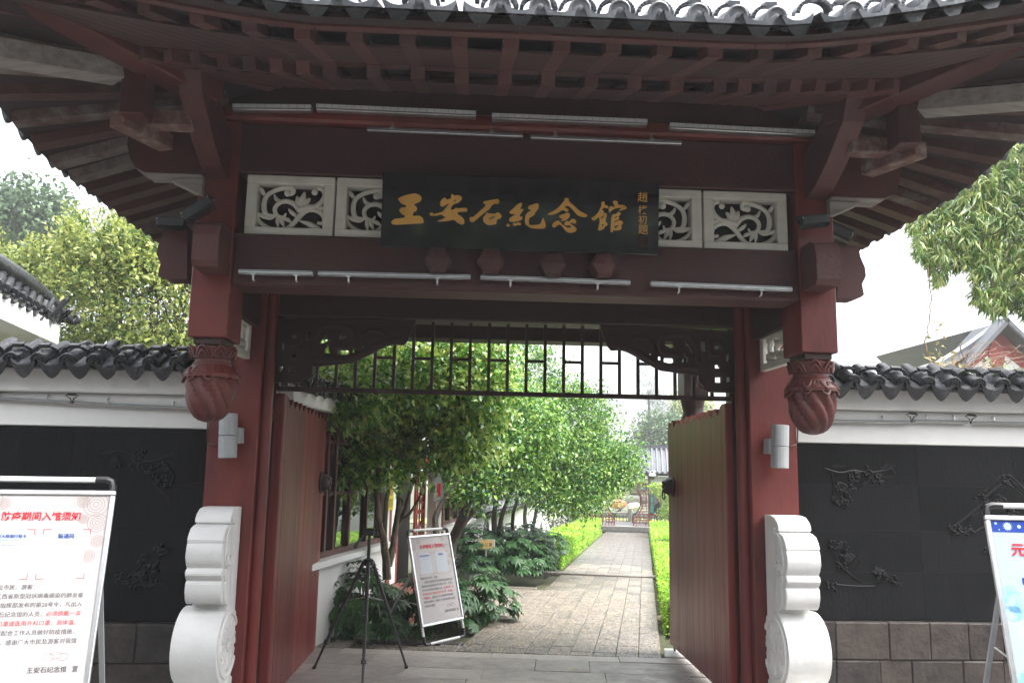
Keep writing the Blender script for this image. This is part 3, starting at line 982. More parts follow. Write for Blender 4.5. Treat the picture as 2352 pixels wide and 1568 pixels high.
    if L:
        MB().box(x0, x1, YW + .16, YW + .34, rz - .1, rz - .035).build('ridge_course', TILE, w, bevel=.008)
        MB().box(-3.4, x1, YW + .3, YW + .36, P(350, 826, YW + .3).z, P(350, 814, YW + .3).z).build('ridge_plank', PLAST, w, bevel=.006)
        fp = P(205, 800, YW + .1)
        lf = MB()
        T = Matrix.Translation(fp)
        lf.tube([fp + Vector((-.16, 0, -.09)), fp + Vector((-.08, 0, -.02)), fp + Vector((0, 0, .0)), fp + Vector((.05, 0, -.01))], [.035, .055, .065, .03], 8, True)
        lf.ball(fp + Vector((.03, -.02, -.015)), .05, 1, 1, .9)
        lf.tube([fp + Vector((.0, -.05, -.04)), fp + Vector((.05, -.05, -.05)), fp + Vector((.08, -.045, -.03))], [.02, .018, .01], 6)
        for k in range(3):
            lf.tube([fp + Vector((-.02 - .03 * k, -.05, .03)), fp + Vector((-.05 - .03 * k, -.055, .0)), fp + Vector((-.04 - .03 * k, -.055, -.03))], .009, 5)
        lf.build('lion_head_ornament', TILE, w, True)
    else:
        MB().box(x0, x1, YW + .16, YW + .34, rz - .12, rz - .08).build('ridge_course', TILE, w, bevel=.008)
    return w
garden_wall(-1)
garden_wall(1)

# wall light bars with clips and cables
def light_bar(label, a, b, th, depth, group, clips=(.12, .85), lens=None, below=True):
    a, b = Vector(a), Vector(b)
    t = thing('light_bar', label, 'light bar', (a + b) / 2, group)
    MB().bar(a, b, depth, th, (0, 0, 1), False).build('housing', ALU, t, bevel=.003)
    d = (b - a).normalized()
    up = Vector((0, 0, 1))
    fr = Vector((0, -1, 0))
    g = MB()
    for k in (-.28, .22):
        g.bar(a + fr * (depth / 2 + .0005) + up * th * k, b + fr * (depth / 2 + .0005) + up * th * k, .004, th * .1, up, False)
    g.build('groove', DGREY, t)
    if lens:
        L = (b - a).length
        n = int(L / .042)
        MB().bar(a + fr * depth * .5 + up * th * .14, b + fr * depth * .5 + up * th * .14, .006, th * .62, up, False).build('lens_strip', LEDM, t)
        g = MB()
        for i in range(n):
            p = a + d * (L * (i + .15) / n)
            q = a + d * (L * (i + .22) / n)
            g.bar(p + fr * (depth * .5 + .0042) + up * th * .14, q + fr * (depth * .5 + .0042) + up * th * .14, .002, th * .6, up, False)
        g.build('lens_divider', GREYP, t)['kind'] = 'stuff'
    for c in clips:
        p = a.lerp(b, c)
        sg = -1 if below else 1
        m = MB()
        m.bar(p + up * sg * th * .4 - d * .014 + fr * depth * .3, p + up * sg * th * .4 + d * .014 + fr * depth * .3, .02, .012, up, False)
        m.tube([p + up * sg * (th * .5) + fr * depth * .4, p + up * sg * (th * .5 + .028) + fr * depth * .2, p + up * sg * (th * .5 + .03) - fr * .02], .006, 6)
        m.build('clip', ALU, t)
    return t
GB = 'light bars fixed on the gate beams'
for i, (a, b, lab) in enumerate((((537, 249), (716, 251), 'short light bar with pale lens, leftmost of the top row under the eaves'), ((728, 249), (1093, 265), 'long light bar with pale lens, second from left in the top row under the eaves'), ((1130, 270), (1485, 284), 'long light bar with pale lens, third from left in the top row under the eaves'), ((1537, 292), (1868, 309), 'long light bar with pale lens, rightmost of the top row under the eaves'))):
    light_bar(lab, P(*a, 4.66), P(*b, 4.66), .036, .05, GB, (), True)
for a, b, lab in (((843, 297), (1201, 312), 'slim aluminium light bar hung above the signboard, left of the pair'), ((1219, 315), (1565, 329), 'slim aluminium light bar hung above the signboard, right of the pair')):
    light_bar(lab, P(*a, 4.6), P(*b, 4.6), .022, .03, GB, (.16, .8), None, False)
for a, b, lab in (((549, 625), (719, 629), 'short aluminium light bar on the beam, beside the left hanging post'), ((731, 629), (1081, 637), 'long aluminium light bar on the beam below the left pair of hexagonal pegs'), ((1103, 637), (1447, 650), 'long aluminium light bar on the beam below the right pair of hexagonal pegs'), ((1493, 652), (1818, 665), 'long aluminium light bar on the beam, beside the right hanging post')):
    light_bar(lab, P(*a, 4.71), P(*b, 4.71), .028, .04, GB, (.2, .78))
WB = 'light bars along the garden walls'
for a, b, lab in (((-60, 911), (164, 924), 'grey light bar along the white band of the left wall, at the photo edge'), ((170, 925), (473, 939), 'grey light bar along the white band of the left wall, next to the gate'), ((1834, 965), (2092, 969), 'grey light bar on the right wall, next to the gate'), ((2098, 966), (2222, 969), 'short grey light bar in the middle of the right wall'), ((2236, 970), (2420, 973), 'grey light bar on the right wall, at the photo edge')):
    light_bar(lab, P(*a, YW - .03), P(*b, YW - .03), .022, .04, WB, (.25, .75), None, False)
for i, (x, y) in enumerate(((167, 915), (2093, 958), (2228, 962))):
    p = P(x, y, YW - .05)
    m = MB()
    for (dx, dz, r_) in ((-.03, .02, .005), (.03, .02, .005)):
        m.tube([p + Vector((0, 0, -.035)), p + Vector((dx * .4, -.01, 0)), p + Vector((dx * 1.5, -.015, dz)), p + Vector((dx * .3, -.02, dz + .012)), p + Vector((-dx * .5, -.01, dz + .004))], r_, 5)
    m.tube([p + Vector((-.03, -.02, .03)), p + Vector((.03, -.02, .026))], .009, 6)
    tag(m.build('cable_joint', BLK, None, True), ('black cable loop joining two light bars on the left wall', 'black cable loop in the middle of the right wall', 'black cable loop on the right wall, nearer the photo edge')[i], 'cable', 'cable joints between the wall light bars')

# ------------------------------------------------------------------ signboard
so_, st_ = P(1192, 578, 4.72), P(1196, 410, 4.682)
upv = Vector((0, st_.y - so_.y, st_.z - so_.z))
SH = upv.length
upv.normalize()
sx0, sx1 = P(875, 567, 4.72).x, P(1510, 590, 4.72).x
SNn = Vector((1, 0, 0)).cross(upv)
SNn = SNn if SNn.y < 0 else -SNn
sgn = thing('signboard', 'black lacquer signboard with six large gold brush characters over the doorway', 'sign', so_)
def sgp(x, h, d):
    return Vector((x, so_.y, so_.z)) + upv * h + SNn * d
b = MB()
b.add([sgp(x, h, d) for d in (0, .028) for h in (0, SH) for x in (sx0, sx1)], [(0, 2, 3, 1), (4, 5, 7, 6), (0, 1, 5, 4), (2, 6, 7, 3), (0, 4, 6, 2), (1, 3, 7, 5)])
b.build('board', SIGNB, sgn, bevel=.004, fix=True)
o_face = sgp(0, 0, .028)
z1 = lambda x, y: ((1560 + x * .2211) * .5742, (760 + y * .2211) * .5742)
z2 = lambda x, y: ((2040 + x * .2636) * .5742, (780 + y * .2636) * .5742)
CH = {
 '0': (z1, [[[(150, 160), (240, 115), (400, 75), (480, 75), (545, 105), (572, 150), (555, 200), (500, 235), (445, 255), (440, 275), (480, 310), (490, 345), (475, 380), (425, 410), (418, 460), (430, 475), (530, 468), (590, 510), (607, 545), (600, 600), (490, 610), (100, 630), (35, 610), (22, 590), (60, 545), (110, 525), (255, 508), (270, 470), (215, 435), (175, 385), (180, 350), (210, 325), (285, 318), (290, 280), (220, 255), (165, 200)]]]),
 '1': (z1, [[[(905, 240), (925, 195), (990, 140), (1030, 180), (1090, 160), (1110, 135), (1105, 95), (1140, 85), (1165, 108), (1230, 98), (1285, 120), (1303, 155), (1280, 195), (1225, 240), (1150, 262), (1090, 355), (1150, 360), (1190, 330), (1230, 338), (1370, 328), (1398, 365), (1380, 395), (1240, 400), (1225, 445), (1280, 475), (1335, 530), (1348, 590), (1320, 625), (1280, 622), (1215, 590), (1150, 540), (1050, 560), (880, 573), (875, 560), (1010, 500), (960, 475), (935, 445), (860, 465), (740, 468), (718, 440), (735, 418), (775, 415), (785, 438), (935, 405), (975, 370), (1075, 245), (1010, 270), (960, 305), (915, 290)], [(1165, 225), (1180, 218), (1195, 180), (1170, 180), (1163, 200)], [(1100, 408), (1140, 418), (1155, 395)]]]),
 '2': (z1, [[[(1690, 225), (1710, 210), (1930, 170), (1965, 180), (1978, 220), (1955, 255), (1890, 250), (1835, 290), (1800, 345), (1700, 420), (1560, 540), (1500, 585), (1455, 575), (1440, 530), (1460, 495), (1510, 490), (1600, 410), (1680, 340), (1735, 275), (1695, 245)]],
   [[(1690, 500), (1740, 440), (1745, 412), (1768, 430), (1910, 435), (1940, 410), (1990, 430), (2018, 475), (2005, 510), (1935, 540), (1925, 605), (1900, 622), (1780, 635), (1720, 600), (1685, 555)], [(1778, 535), (1810, 540), (1880, 510), (1905, 480), (1870, 478), (1800, 505)]]]),
 '3': (z2, [[[(165, 122), (185, 135), (183, 165), (150, 215), (195, 215), (200, 235), (140, 320), (185, 335), (185, 365), (155, 390), (60, 410), (5, 405), (-12, 385), (-8, 360), (30, 330), (88, 297), (20, 292), (-5, 275), (-3, 255), (60, 200), (110, 150)]],
   [[(-52, 455), (-36, 438), (-22, 448), (-20, 462), (8, 456), (-12, 478), (-42, 480)]], [[(38, 445), (60, 428), (95, 435), (125, 418), (165, 435), (155, 460), (115, 455), (70, 472)]],
   [[(272, 195), (290, 165), (330, 155), (380, 135), (425, 135), (437, 180), (415, 230), (385, 262), (370, 300), (320, 335), (290, 360), (285, 430), (310, 462), (420, 455), (465, 430), (500, 350), (540, 450), (535, 490), (505, 512), (330, 505), (260, 465), (230, 430), (235, 310), (290, 255), (325, 235), (285, 220)]]]),
 '4': (z2, [[[(820, 90), (835, 52), (885, 60), (898, 105), (960, 160), (1060, 250), (1160, 300), (1165, 330), (1120, 338), (1030, 315), (980, 260), (905, 180), (850, 172), (830, 195), (875, 215), (885, 245), (850, 260), (795, 230), (720, 275), (620, 305), (575, 295), (590, 280), (680, 235), (760, 165)]],
   [[(745, 315), (870, 275), (905, 295), (900, 340), (840, 385), (785, 392), (775, 385), (815, 365), (760, 350)]],
   [[(640, 470), (650, 435), (700, 400), (745, 400), (800, 460), (860, 498), (915, 500), (925, 478), (890, 460), (840, 465), (825, 440), (845, 405), (880, 400), (900, 410), (930, 370), (985, 375), (1003, 415), (985, 435), (925, 420), (915, 440), (960, 470), (1005, 510), (1000, 550), (930, 575), (860, 560), (810, 500), (760, 450), (715, 465), (685, 492), (650, 490)]]]),
 '5': (z2, [[[(1235, 345), (1260, 340), (1330, 275), (1385, 165), (1385, 120), (1410, 102), (1435, 115), (1435, 150), (1480, 170), (1488, 195), (1470, 205), (1420, 195), (1395, 240), (1420, 245), (1425, 265), (1400, 280), (1455, 280), (1465, 320), (1445, 400), (1470, 430), (1475, 460), (1440, 480), (1425, 510), (1370, 540), (1335, 525), (1360, 420), (1350, 340), (1300, 380), (1265, 390), (1240, 370)], [(1370, 358), (1385, 362), (1425, 330), (1420, 310)], [(1390, 450), (1395, 475), (1425, 465), (1410, 445)]],
   [[(1495, 240), (1500, 200), (1540, 170), (1560, 190), (1585, 170), (1560, 110), (1575, 92), (1630, 105), (1640, 155), (1710, 155), (1768, 190), (1765, 210), (1730, 225), (1650, 240), (1690, 195), (1600, 205), (1540, 240), (1510, 270)]],
   [[(1535, 360), (1555, 300), (1600, 295), (1640, 258), (1675, 280), (1670, 305), (1640, 330), (1655, 355), (1640, 375), (1585, 395), (1580, 420), (1650, 390), (1700, 400), (1710, 440), (1685, 460), (1690, 500), (1670, 535), (1570, 540), (1560, 560), (1535, 565), (1525, 545)], [(1578, 340), (1585, 358), (1625, 335), (1625, 320)], [(1575, 480), (1580, 510), (1635, 480), (1635, 455)]]]),
}
def on_sign(fz, p, d):
    q = PP(*fz(*p), o_face, SNn)
    return (q - sgp(0, 0, .028)).dot(Vector((1, 0, 0))) + 0, (q - o_face).dot(upv)
for k, (fz, shapes) in CH.items():
    m = MB()
    for loops in shapes:
        l2 = []
        for l in loops:
            q, _ = smooth_line([(float(a), float(b_)) for a, b_ in l + [l[0]]], [1] * (len(l) + 1), 2)
            l2.append([on_sign(fz, p, 0) for p in q[:-1]])
        m.prism(l2, lambda a, c: sgp(a, c, .037), lambda a, c: sgp(a, c, .0275))
    m.build('gold_character', GOLD, sgn, fix=True)
SX = Vector((1, 0, 0))
for ch, (x, y) in zip('趙樸初題', ((1476, 453), (1476, 482), (1476, 505), (1477, 527))):
    q = PP(x, y, o_face, SNn)
    s_ = .062 if ch in '趙題' else .056
    Mx = Matrix(((SX.x, upv.x, SNn.x, q.x), (SX.y, upv.y, SNn.y, q.y), (SX.z, upv.z, SNn.z, q.z), (0, 0, 0, 1)))
    put('small_character', text_mesh(ch, GOLD, .002), sgn, Mx @ Matrix.Translation((-s_ / 2, -s_ * .38, .003)) @ Matrix.Scale(s_, 4))
q = PP(1477, 555, o_face, SNn)
h_, v_ = (q - o_face).x, (q - o_face).dot(upv)
m = MB()
rr = .031
for (a, c, b_, d_) in ((-rr, -rr, rr, -rr + .004), (-rr, rr - .004, rr, rr), (-rr, -rr + .004, -rr + .004, rr - .004), (rr - .004, -rr + .004, rr, rr - .004), (-.003, -.022, .001, .022), (-.02, .006, -.007, .01), (-.02, -.008, -.007, -.004), (-.016, -.02, -.012, .02), (.006, .01, .02, .014), (.006, -.006, .02, -.002), (.012, -.02, .016, .018)):
    m.add([sgp(o_face.x + h_ + x_, v_ + y_, .031) for x_, y_ in ((a, c), (b_, c), (b_, d_), (a, d_))], [(0, 1, 2, 3)])
m.build('seal_mark', SEALM, sgn)

# ------------------------------------------------------------------ lamps on the gate
for s, lab in ((-1, 'grey up and down lamp box on the left red column'), (1, 'grey up and down lamp box on the right red column')):
    cx, cy = (522, 1000) if s < 0 else (1793, 1025)
    p = P(cx, cy, 5.83)
    t = thing('wall_lamp', lab, 'wall lamp', p, 'lamp boxes on the gate columns')
    rot = Matrix.Translation(p) @ Matrix.Rotation(rad(2.5 * s), 4, 'Y') @ Matrix.Rotation(rad(10 * s), 4, 'Z')
    prof = [(-.056, .04)] + [(-.056 * math.cos(math.pi * i / 8), -.01 - .035 * math.sin(math.pi * i / 8)) for i in range(9)] + [(.056, .04)]
    for nm, za, zb_ in (('upper_shade', .002, .152), ('lower_shade', -.152, -.0015)):
        MB().prism([prof], lambda a, c: rot @ Vector((a, c, zb_)), lambda a, c: rot @ Vector((a, c, za))).build(nm, GREYP, t, bevel=.003, fix=True)
    MB().box(*sorted((-s * .03, -s * .075)), .03, .108, -.055, .055, rot).build('mount', GREYP, t, bevel=.004)
    if s < 0:
        w = [P(503, 1018, 5.9), P(480, 1018, 5.93), P(476, 1005, 5.935), P(478, 950, 5.935)]
    else:
        w = [P(1815, 1025, 5.9), P(1828, 1020, 5.93), P(1832, 1005, 5.935), P(1831, 950, 5.935)]
    MB().tube(smooth_line([tuple(x) for x in w], [1] * 4)[0], .005, 5).build('cable', DRED, t, True)
def flood(label, c, rx, ry, sc=1.0):
    c = Vector(c)
    t = thing('floodlight', label, 'floodlight', c, 'floodlights clamped beside the hanging posts')
    Mf = Matrix.Translation(c) @ Matrix.Rotation(ry, 4, 'Y') @ Matrix.Rotation(rx, 4, 'X') @ Matrix.Scale(sc, 4)
    MB().box(-.1, .1, -.05, .03, -.03, .03, Mf).build('housing', DGREY, t, bevel=.004)
    f = MB()
    for i in range(16):
        x = -.094 + .188 * i / 15
        f.box(x - .0022, x + .0022, -.055, .028, -.048, -.0305, Mf)
    f.build('cooling_fin', DGREY, t)['kind'] = 'stuff'
    f = MB()
    for x in (-.095, .095):
        f.ball(Mf @ Vector((x, -.052, .02)), .005, n=6, m=4)
    f.build('bolt', ALU, t)
    MB().tube([Mf @ Vector((-.11, 0, 0)), Mf @ Vector((-.11, .04, .05)), Mf @ Vector((.11, .04, .05)), Mf @ Vector((.11, 0, 0))], .008, 6).build('bracket', DGREY, t)
flood('black finned floodlight lying level, left of the left hanging post', P(396, 513, 4.82), 0, 0, .8)
flood('black finned floodlight tilted upward, on top of the left beam end', P(456, 482, 4.62), 0, rad(-36), .9)
flood('black finned floodlight tilted down, right of the right hanging post', P(1925, 530, 4.82), .3, rad(24), .8)
flood('black finned floodlight above the right beam end', P(1868, 508, 4.62), 0, rad(-8), .8)

# ------------------------------------------------------------------ drum stones
def drum_stone(s):
    L = s < 0
    XRv = P(553, 1168, 5.9).x
    XLv = XRv - .228
    XDv = XRv - .285
    def mx(x):
        return x if L else 2 * XC - x + .012
    t = thing('drum_stone', 'white painted drum stone with scrolled back and flower disc, at the left column' if L else 'white painted drum stone with scrolled back and flower disc, at the right column', 'drum stone', (mx((XRv + XLv) / 2), 5.6, 0), 'drum stones at the gate columns')
    V = lambda x, y: (lambda p: (p.y, p.z))(PX(x, y, XRv))
    c = V(521, 1480)
    rdr = .245
    zt = P(520, 1165, 5.75).z
    pr = [(5.925, zt)]
    front = [(545, 1164), (538, 1168), (532, 1180), (529, 1192), (528.5, 1200), (531, 1203), (525, 1207), (520, 1213), (515, 1229), (512.5, 1242), (513, 1247), (511, 1257), (508.5, 1280), (510, 1299), (511.5, 1305), (509, 1310), (507.5, 1320), (509, 1330), (510.5, 1334), (508.5, 1340), (506.5, 1360), (507.5, 1380), (509.5, 1387)]
    pr += [V(x, y) for x, y in front]
    a0 = math.acos(max(-1, min(1, (pr[-1][0] - c[0]) / rdr)))
    zn = pr[-1][1]
    pr += [(c[0] - .05, zn - .02), (c[0] - .05, -.05), (5.925, -.05)]
    dr = [(c[0] + rdr * math.cos(2 * math.pi * i / 40), c[1] + rdr * math.sin(2 * math.pi * i / 40)) for i in range(40)]
    bs = [(5.92, c[1] - rdr + .03), (5.92, -.05), (c[0] - .34, -.05), (c[0] - .34, c[1] - rdr - .06), (c[0] - .22, c[1] - rdr - .05), (c[0] - .18, c[1] - rdr + .01)]
    MB().prism([dr], lambda a, z: Vector((mx(XRv) + (.004 if L else -.004), a, z)), lambda a, z: Vector((mx(XDv), a, z))).build('drum', DRUMM, t, smooth=True, bevel=.014, seg=2, fix=True)
    MB().prism([bs[::-1]], lambda a, z: Vector((mx(XRv) + (.012 if L else -.012), a, z)), lambda a, z: Vector((mx(XDv) - (.01 if L else -.01), a, z))).build('drum_base', DRUMM, t, smooth=True, bevel=.01, seg=2, fix=True)
    # keep the outline monotone in height on the front
    body = MB().prism([pr[::-1]], lambda a, z: Vector((mx(XRv), a, z)), lambda a, z: Vector((mx(XLv), a, z)))
    body.build('stone_body', DRUMM, t, smooth=True, bevel=.008, seg=2, fix=True)
    # flower disc on the inner face
    d = MB()
    sx = -1 if not L else 1
    def face(a, z, h):
        return Vector((mx(XRv) + sx * (h + .0045), a, z))
    for r0, r1, h in ((.205, .19, .012),):
        n = 40
        vs = []
        for (rr, hh) in ((.212, 0), (.206, h), (.192, h), (.186, 0)):
            vs += [face(c[0] + rr * math.cos(2 * math.pi * k / n), c[1] + rr * math.sin(2 * math.pi * k / n), hh) for k in range(n)]
        d.add(vs, [(i * n + k, i * n + (k + 1) % n, (i + 1) * n + (k + 1) % n, (i + 1) * n + k) for i in range(3) for k in range(n)])
    for k in range(8):
        a = 2 * math.pi * k / 8 + .2
        dv = (math.cos(a), math.sin(a))
        pv = (-dv[1], dv[0])
        pts = []
        for (q, w, h) in ((.04, .012, .004), (.09, .045, .013), (.14, .05, .012), (.178, .012, .004)):
            pts.append((q, w, h))
        vs = []
        for (q, w, h) in pts:
            for ww, hh in ((-w, 0), (-w * .8, h), (0, h * .45), (w * .8, h), (w, 0)):
                vs.append(face(c[0] + dv[0] * q + pv[0] * ww, c[1] + dv[1] * q + pv[1] * ww, hh))
        d.add(vs, [(i * 5 + j, i * 5 + j + 1, i * 5 + 6 + j, i * 5 + 5 + j) for i in range(3) for j in range(4)])
    d.ball(face(c[0], c[1], .004), .03, .45, 1, 1, 10, 6)
    for k in range(8):
        a = 2 * math.pi * k / 8
        d.ball(face(c[0] + .036 * math.cos(a), c[1] + .036 * math.sin(a), .006), .008, n=6, m=4)
    d.build('flower_disc', DRUMM, t, True, fix=True)
    sp = MB()
    cc = V(522, 1290)
    pts = [face(cc[0] + .012 + .05 * (1 - i / 26) * math.cos(.55 * i), cc[1] + .06 * (1 - i / 26) * math.sin(.55 * i), .002) for i in range(24)]
    sp.tube(pts, .0055, 5)
    l2 = [face(V(x + 6, y)[0], V(x + 6, y)[1], .001) for x, y in front[3:]]
    sp.tube(l2, .006, 5)
    sp.build('scroll_line', DRUMM, t, True)
drum_stone(-1)
drum_stone(1)

# ------------------------------------------------------------------ notice boards
def a_board(label, foot, wdir, W, Ht, lean, fill, rear=.34, yp0=.15, gap=.05, cat='notice board', group='folding notice boards'):
    foot, w = Vector(foot), Vector(wdir).normalized()
    nrm = w.cross(Vector((0, 0, 1)))             # towards the reader
    up = (Vector((0, 0, 1)) * math.cos(lean) - nrm * math.sin(lean))
    nn = w.cross(up)
    Mb = Matrix(((w.x, up.x, nn.x, foot.x), (w.y, up.y, nn.y, foot.y), (w.z, up.z, nn.z, foot.z), (0, 0, 0, 1)))
    t = put('notice_board', None, None, Mb)
    tag(t, label, cat, group)
    def pt(mb, nm, m, **k):
        return mb.build(nm, m, t, M=Mb, **k)
    r_ = .013
    for x in (0, W):
        pt(MB().tube([(x, .07, 0), (x, Ht - .06, 0)], r_, 8), 'upright', WPLAS, smooth=True)
    for y, nm in ((Ht, 'top_bar'), (.012, 'bottom_bar')):
        pt(MB().tube([(.07, y, 0), (W - .07, y, 0)], r_, 8), nm, WPLAS, smooth=True)
        sg = -1 if y > .5 else 1
        for x, d in ((0, 1), (W, -1)):
            pt(MB().tube([(x + d * .075, y, 0), (x + d * .03, y, 0), (x + d * .008, y + sg * .008, 0), (x, y + sg * .03, 0), (x, y + sg * .075, 0)], r_ * 1.25, 8), 'corner_joint', BLK, smooth=True)
    y0, y1 = Ht * yp0, Ht - gap
    x0, x1 = -.016, W + .016
    for (a, b, c, d) in ((x0, x1, y1 - .022, y1), (x0, x1, y0, y0 + .022), (x0, x0 + .022, y0 + .0222, y1 - .0222), (x1 - .022, x1, y0 + .0222, y1 - .0222)):
        pt(MB().box(a, b, c, d, -.004, .022), 'frame_rail', ALU, bevel=.004)
    pt(MB().box(x0 + .02, x1 - .02, y0 + .02, y1 - .02, .0, .012), 'sheet', fill[0])
    ax0, ax1, ay0, ay1 = x0 + .022, x1 - .022, y0 + .022, y1 - .022
    pw, ph = ax1 - ax0, ay1 - ay0
    zc = [.0135]
    def at(u, v):
        return ax0 + u * pw, ay1 - v * ph
    def text(s_, u, v, size, m, key=None, centre=False):
        x, y = at(u, v)
        sz = size * pw
        put('lettering', text_mesh(s_, m, key), t, Mb @ Matrix.Translation((x - (len(s_) * sz / 2 if centre else 0), y - sz * .38, .0152)) @ Matrix.Scale(sz, 4))
    def quad(u0, v0, u1, v1, m, z=.0128, nm='printed_field'):
        (xa, ya), (xb, yb) = at(u0, v0), at(u1, v1)
        pt(MB().box(min(xa, xb), max(xa, xb), min(ya, yb), max(ya, yb), .0121, z), nm, m)
    fill[1](at, text, quad, pt, pw, ph)
    # rear frame
    yh = Ht * .64
    bk = (Vector((0, 0, -1)) @ Mb.to_3x3())  # local direction of world down
    down = Vector((up.dot(Vector((0, 0, -1))) * 1, 0, 0))
    for x in (.012, W - .012):
        top = Mb @ Vector((x, yh, -.02))
        bot = Vector((top.x, top.y, foot.z)) - nrm * rear
        MB().bar(top, bot, .022, .014, nrm, False).build('rear_leg', GREYP, t)
        MB().tube([bot + Vector((0, 0, .03)), bot], .014, 8).build('rubber_foot', BLK, t)
    ta = Mb @ Vector((.012, yh * .55, -.015))
    tb = Vector(ta) - nrm * (rear * .55) + Vector((0, 0, .02))
    MB().tube([ta, tb], .005, 5).build('stay', ALU, t)
    return t
def notice(at, text, quad, pt, pw, ph):
    m = MB()
    for (u, v, r_) in ((.1, .03, .09), (.2, .05, .05), (.9, .05, .1), (.8, .035, .05), (.93, .15, .08), (.82, .13, .04), (.95, .25, .05), (.05, .12, .05), (.9, .33, .05)):
        for k in (1, .72, .5, .25):
            n = 20
            rr = r_ * pw * k
            vs = []
            for q in (rr, rr - .0035):
                for i in range(n):
                    x, y = at(u, v)
                    x += q * math.cos(2 * math.pi * i / n)
                    y += q * math.sin(2 * math.pi * i / n)
                    x = min(max(x, at(0, 0)[0]), at(1, 0)[0])
                    y = min(y, at(0, 0)[1])
                    vs.append((x, y, .0123))
            m.add(vs, [(i, (i + 1) % n, n + (i + 1) % n, n + i) for i in range(n)])
    for k in range(3):
        x, y = at(.72 + .05 * k, .835 - .008 * (k == 1))
        m.tube([(x + .022 * math.cos(2 * math.pi * i / 10), y + .014 * math.sin(2 * math.pi * i / 10), .0122) for i in range(11)], .0016, 4)
    m.build
    pt(m, 'printed_pattern', BLUSH)['kind'] = 'stuff'
    text('防疫期间入馆须知', .5, .115, .075, INKR, .018, True)
    for ua, ub, ttl in ((.14, .44, '通信大数据行程卡'), (.56, .86, '赣通码')):
        quad(ua, .195, ub, .435, CARD)
        text(ttl, (ua + ub) / 2, .222, .031 if len(ttl) > 4 else .042, INKB, .012, True)
        for (u, v, du, dv) in ((ua - .03, .185, 1, 1), (ub + .03, .185, -1, 1), (ua - .03, .447, 1, -1), (ub + .03, .447, -1, -1)):
            quad(u, v, u + .06 * du, v + .0025 * dv, INKR, .0129, 'corner_mark')
            quad(u, v, u + .004 * du, v + .028 * dv, INKR, .0131, 'corner_mark')
    text('疫情防控，人人有责', .29, .243, .015, SKYB, None, True)
    text('扫码开始查询', .29, .268, .018, INKL, None, True)
    z = .485
    dv = .0455
    cs = .0425
    text('尊敬的各位市民、游客：', .1, z, cs, INKG)
    text('根据江西省新型冠状病毒感染的肺炎疫', .185, z + dv, cs, INKG)
    text('情防控应急指挥部发布的第20号令，凡出入', .1, z + 2 * dv, cs, INKG)
    text('抚州市王安石纪念馆的人员，', .1, z + 3 * dv, cs, INKG)
    text('必须佩戴一次', .1 + 13 * cs, z + 3 * dv, cs, INKR)
    text('性使用医用口罩或医用外科口罩、测体温、', .1, z + 4 * dv, cs, INKR)
    text('扫健康码，', .1, z + 5 * dv, cs, INKR)
    text('请配合工作人员做好防疫措施，', .1 + 5 * cs, z + 5 * dv, cs, INKG)
    text('做到文明参观，感谢广大市民及游客对我馆', .1, z + 6 * dv, cs, INKG)
    text('的支持与理解！', .1, z + 7 * dv, cs, INKG)
    text('王安石纪念馆', .58, .895, cs * 1.12, INKG, .01)
    text('宣', .9, .895, cs * 1.12, INKG, .01)
def poster(at, text, quad, pt, pw, ph):
    quad(0, 0, 1, .068, INKB)
    m = MB()
    def dot(u, v, r_, z, mb):
        x, y = at(u, v)
        n = 22
        mb.add([(x, y, z)] + [(x + r_ * math.cos(2 * math.pi * i / n), y + r_ * math.sin(2 * math.pi * i / n), z) for i in range(n)], [(0, 1 + i, 1 + (i + 1) % n) for i in range(n)])
    dot(.13, .034, .016, .0132, m)
    for k in range(14):
        a = 2 * math.pi * k / 14
        x, y = at(.13, .034)
        m.tube([(x + .016 * math.cos(a), y + .016 * math.sin(a), .0131), (x + .022 * math.cos(a), y + .022 * math.sin(a), .0131)], .0009, 4)
    for (u, v, r_) in ((.04, .018, .006), (.22, .034, .008), (.3, .02, .005), (.06, .054, .003), (.36, .05, .005)):
        dot(u, v, r_, .0131, m)
    pt(m, 'virus_picture', mat('virus_blue', (.3, .45, .85), (.55, .68, .95), rough=.4, scale=60))['kind'] = 'stuff'
    m = MB()
    for (u, v, r_, k) in ((.03, .46, .05, 1), (.06, .4, .03, 1), (.02, .52, .035, 1), (.05, .88, .045, 1), (.02, .94, .03, 1)):
        dot(max(u, r_ / pw), v, r_, .0128 + .0001 * k + .00003 * u, m)
    pt(m, 'blue_cell_picture', mat('cell_blue', (.12, .42, .85), (.45, .7, .95), rough=.4, scale=30))['kind'] = 'stuff'
    text('元旦', .125, .165, .11, INKR, .03)
    text('疫', .215, .25, .11, INKR, .03)
    for (u, v) in ((.17, .325), (.2, .475), (.16, .64)):
        quad(u, v, .8, v + .036, INKB, .0132, 'blue_label')
fa = P(206, 1568, 2.42)
# left foreground board: right foot under the panel's right edge
pr = P(268, 1128, 3.85)
wl = Vector((math.cos(rad(12)), math.sin(rad(12)), 0))
LN = .26
Htb = 1.06
def board_from_top_right(p, w, W, Ht, lean, gap):
    n = w.cross(Vector((0, 0, 1)))
    up = Vector((0, 0, 1)) * math.cos(lean) - n * math.sin(lean)
    f = p - up * (Ht - gap) - w * (W + .016)
    return f
f = board_from_top_right(pr, wl, .53, Htb, LN, .05)
a_board('large white notice board with red heading, half cut off at the left photo edge', f, wl, .53, Htb, LN, (PAPER, notice), yp0=.16)
pl_ = P(2258, 1184, 3.85)
wr = Vector((math.cos(rad(-12)), math.sin(rad(-12)), 0))
n_ = wr.cross(Vector((0, 0, 1)))
up_ = Vector((0, 0, 1)) * math.cos(LN) - n_ * math.sin(LN)
f = pl_ - up_ * (Htb - .05) + wr * .016
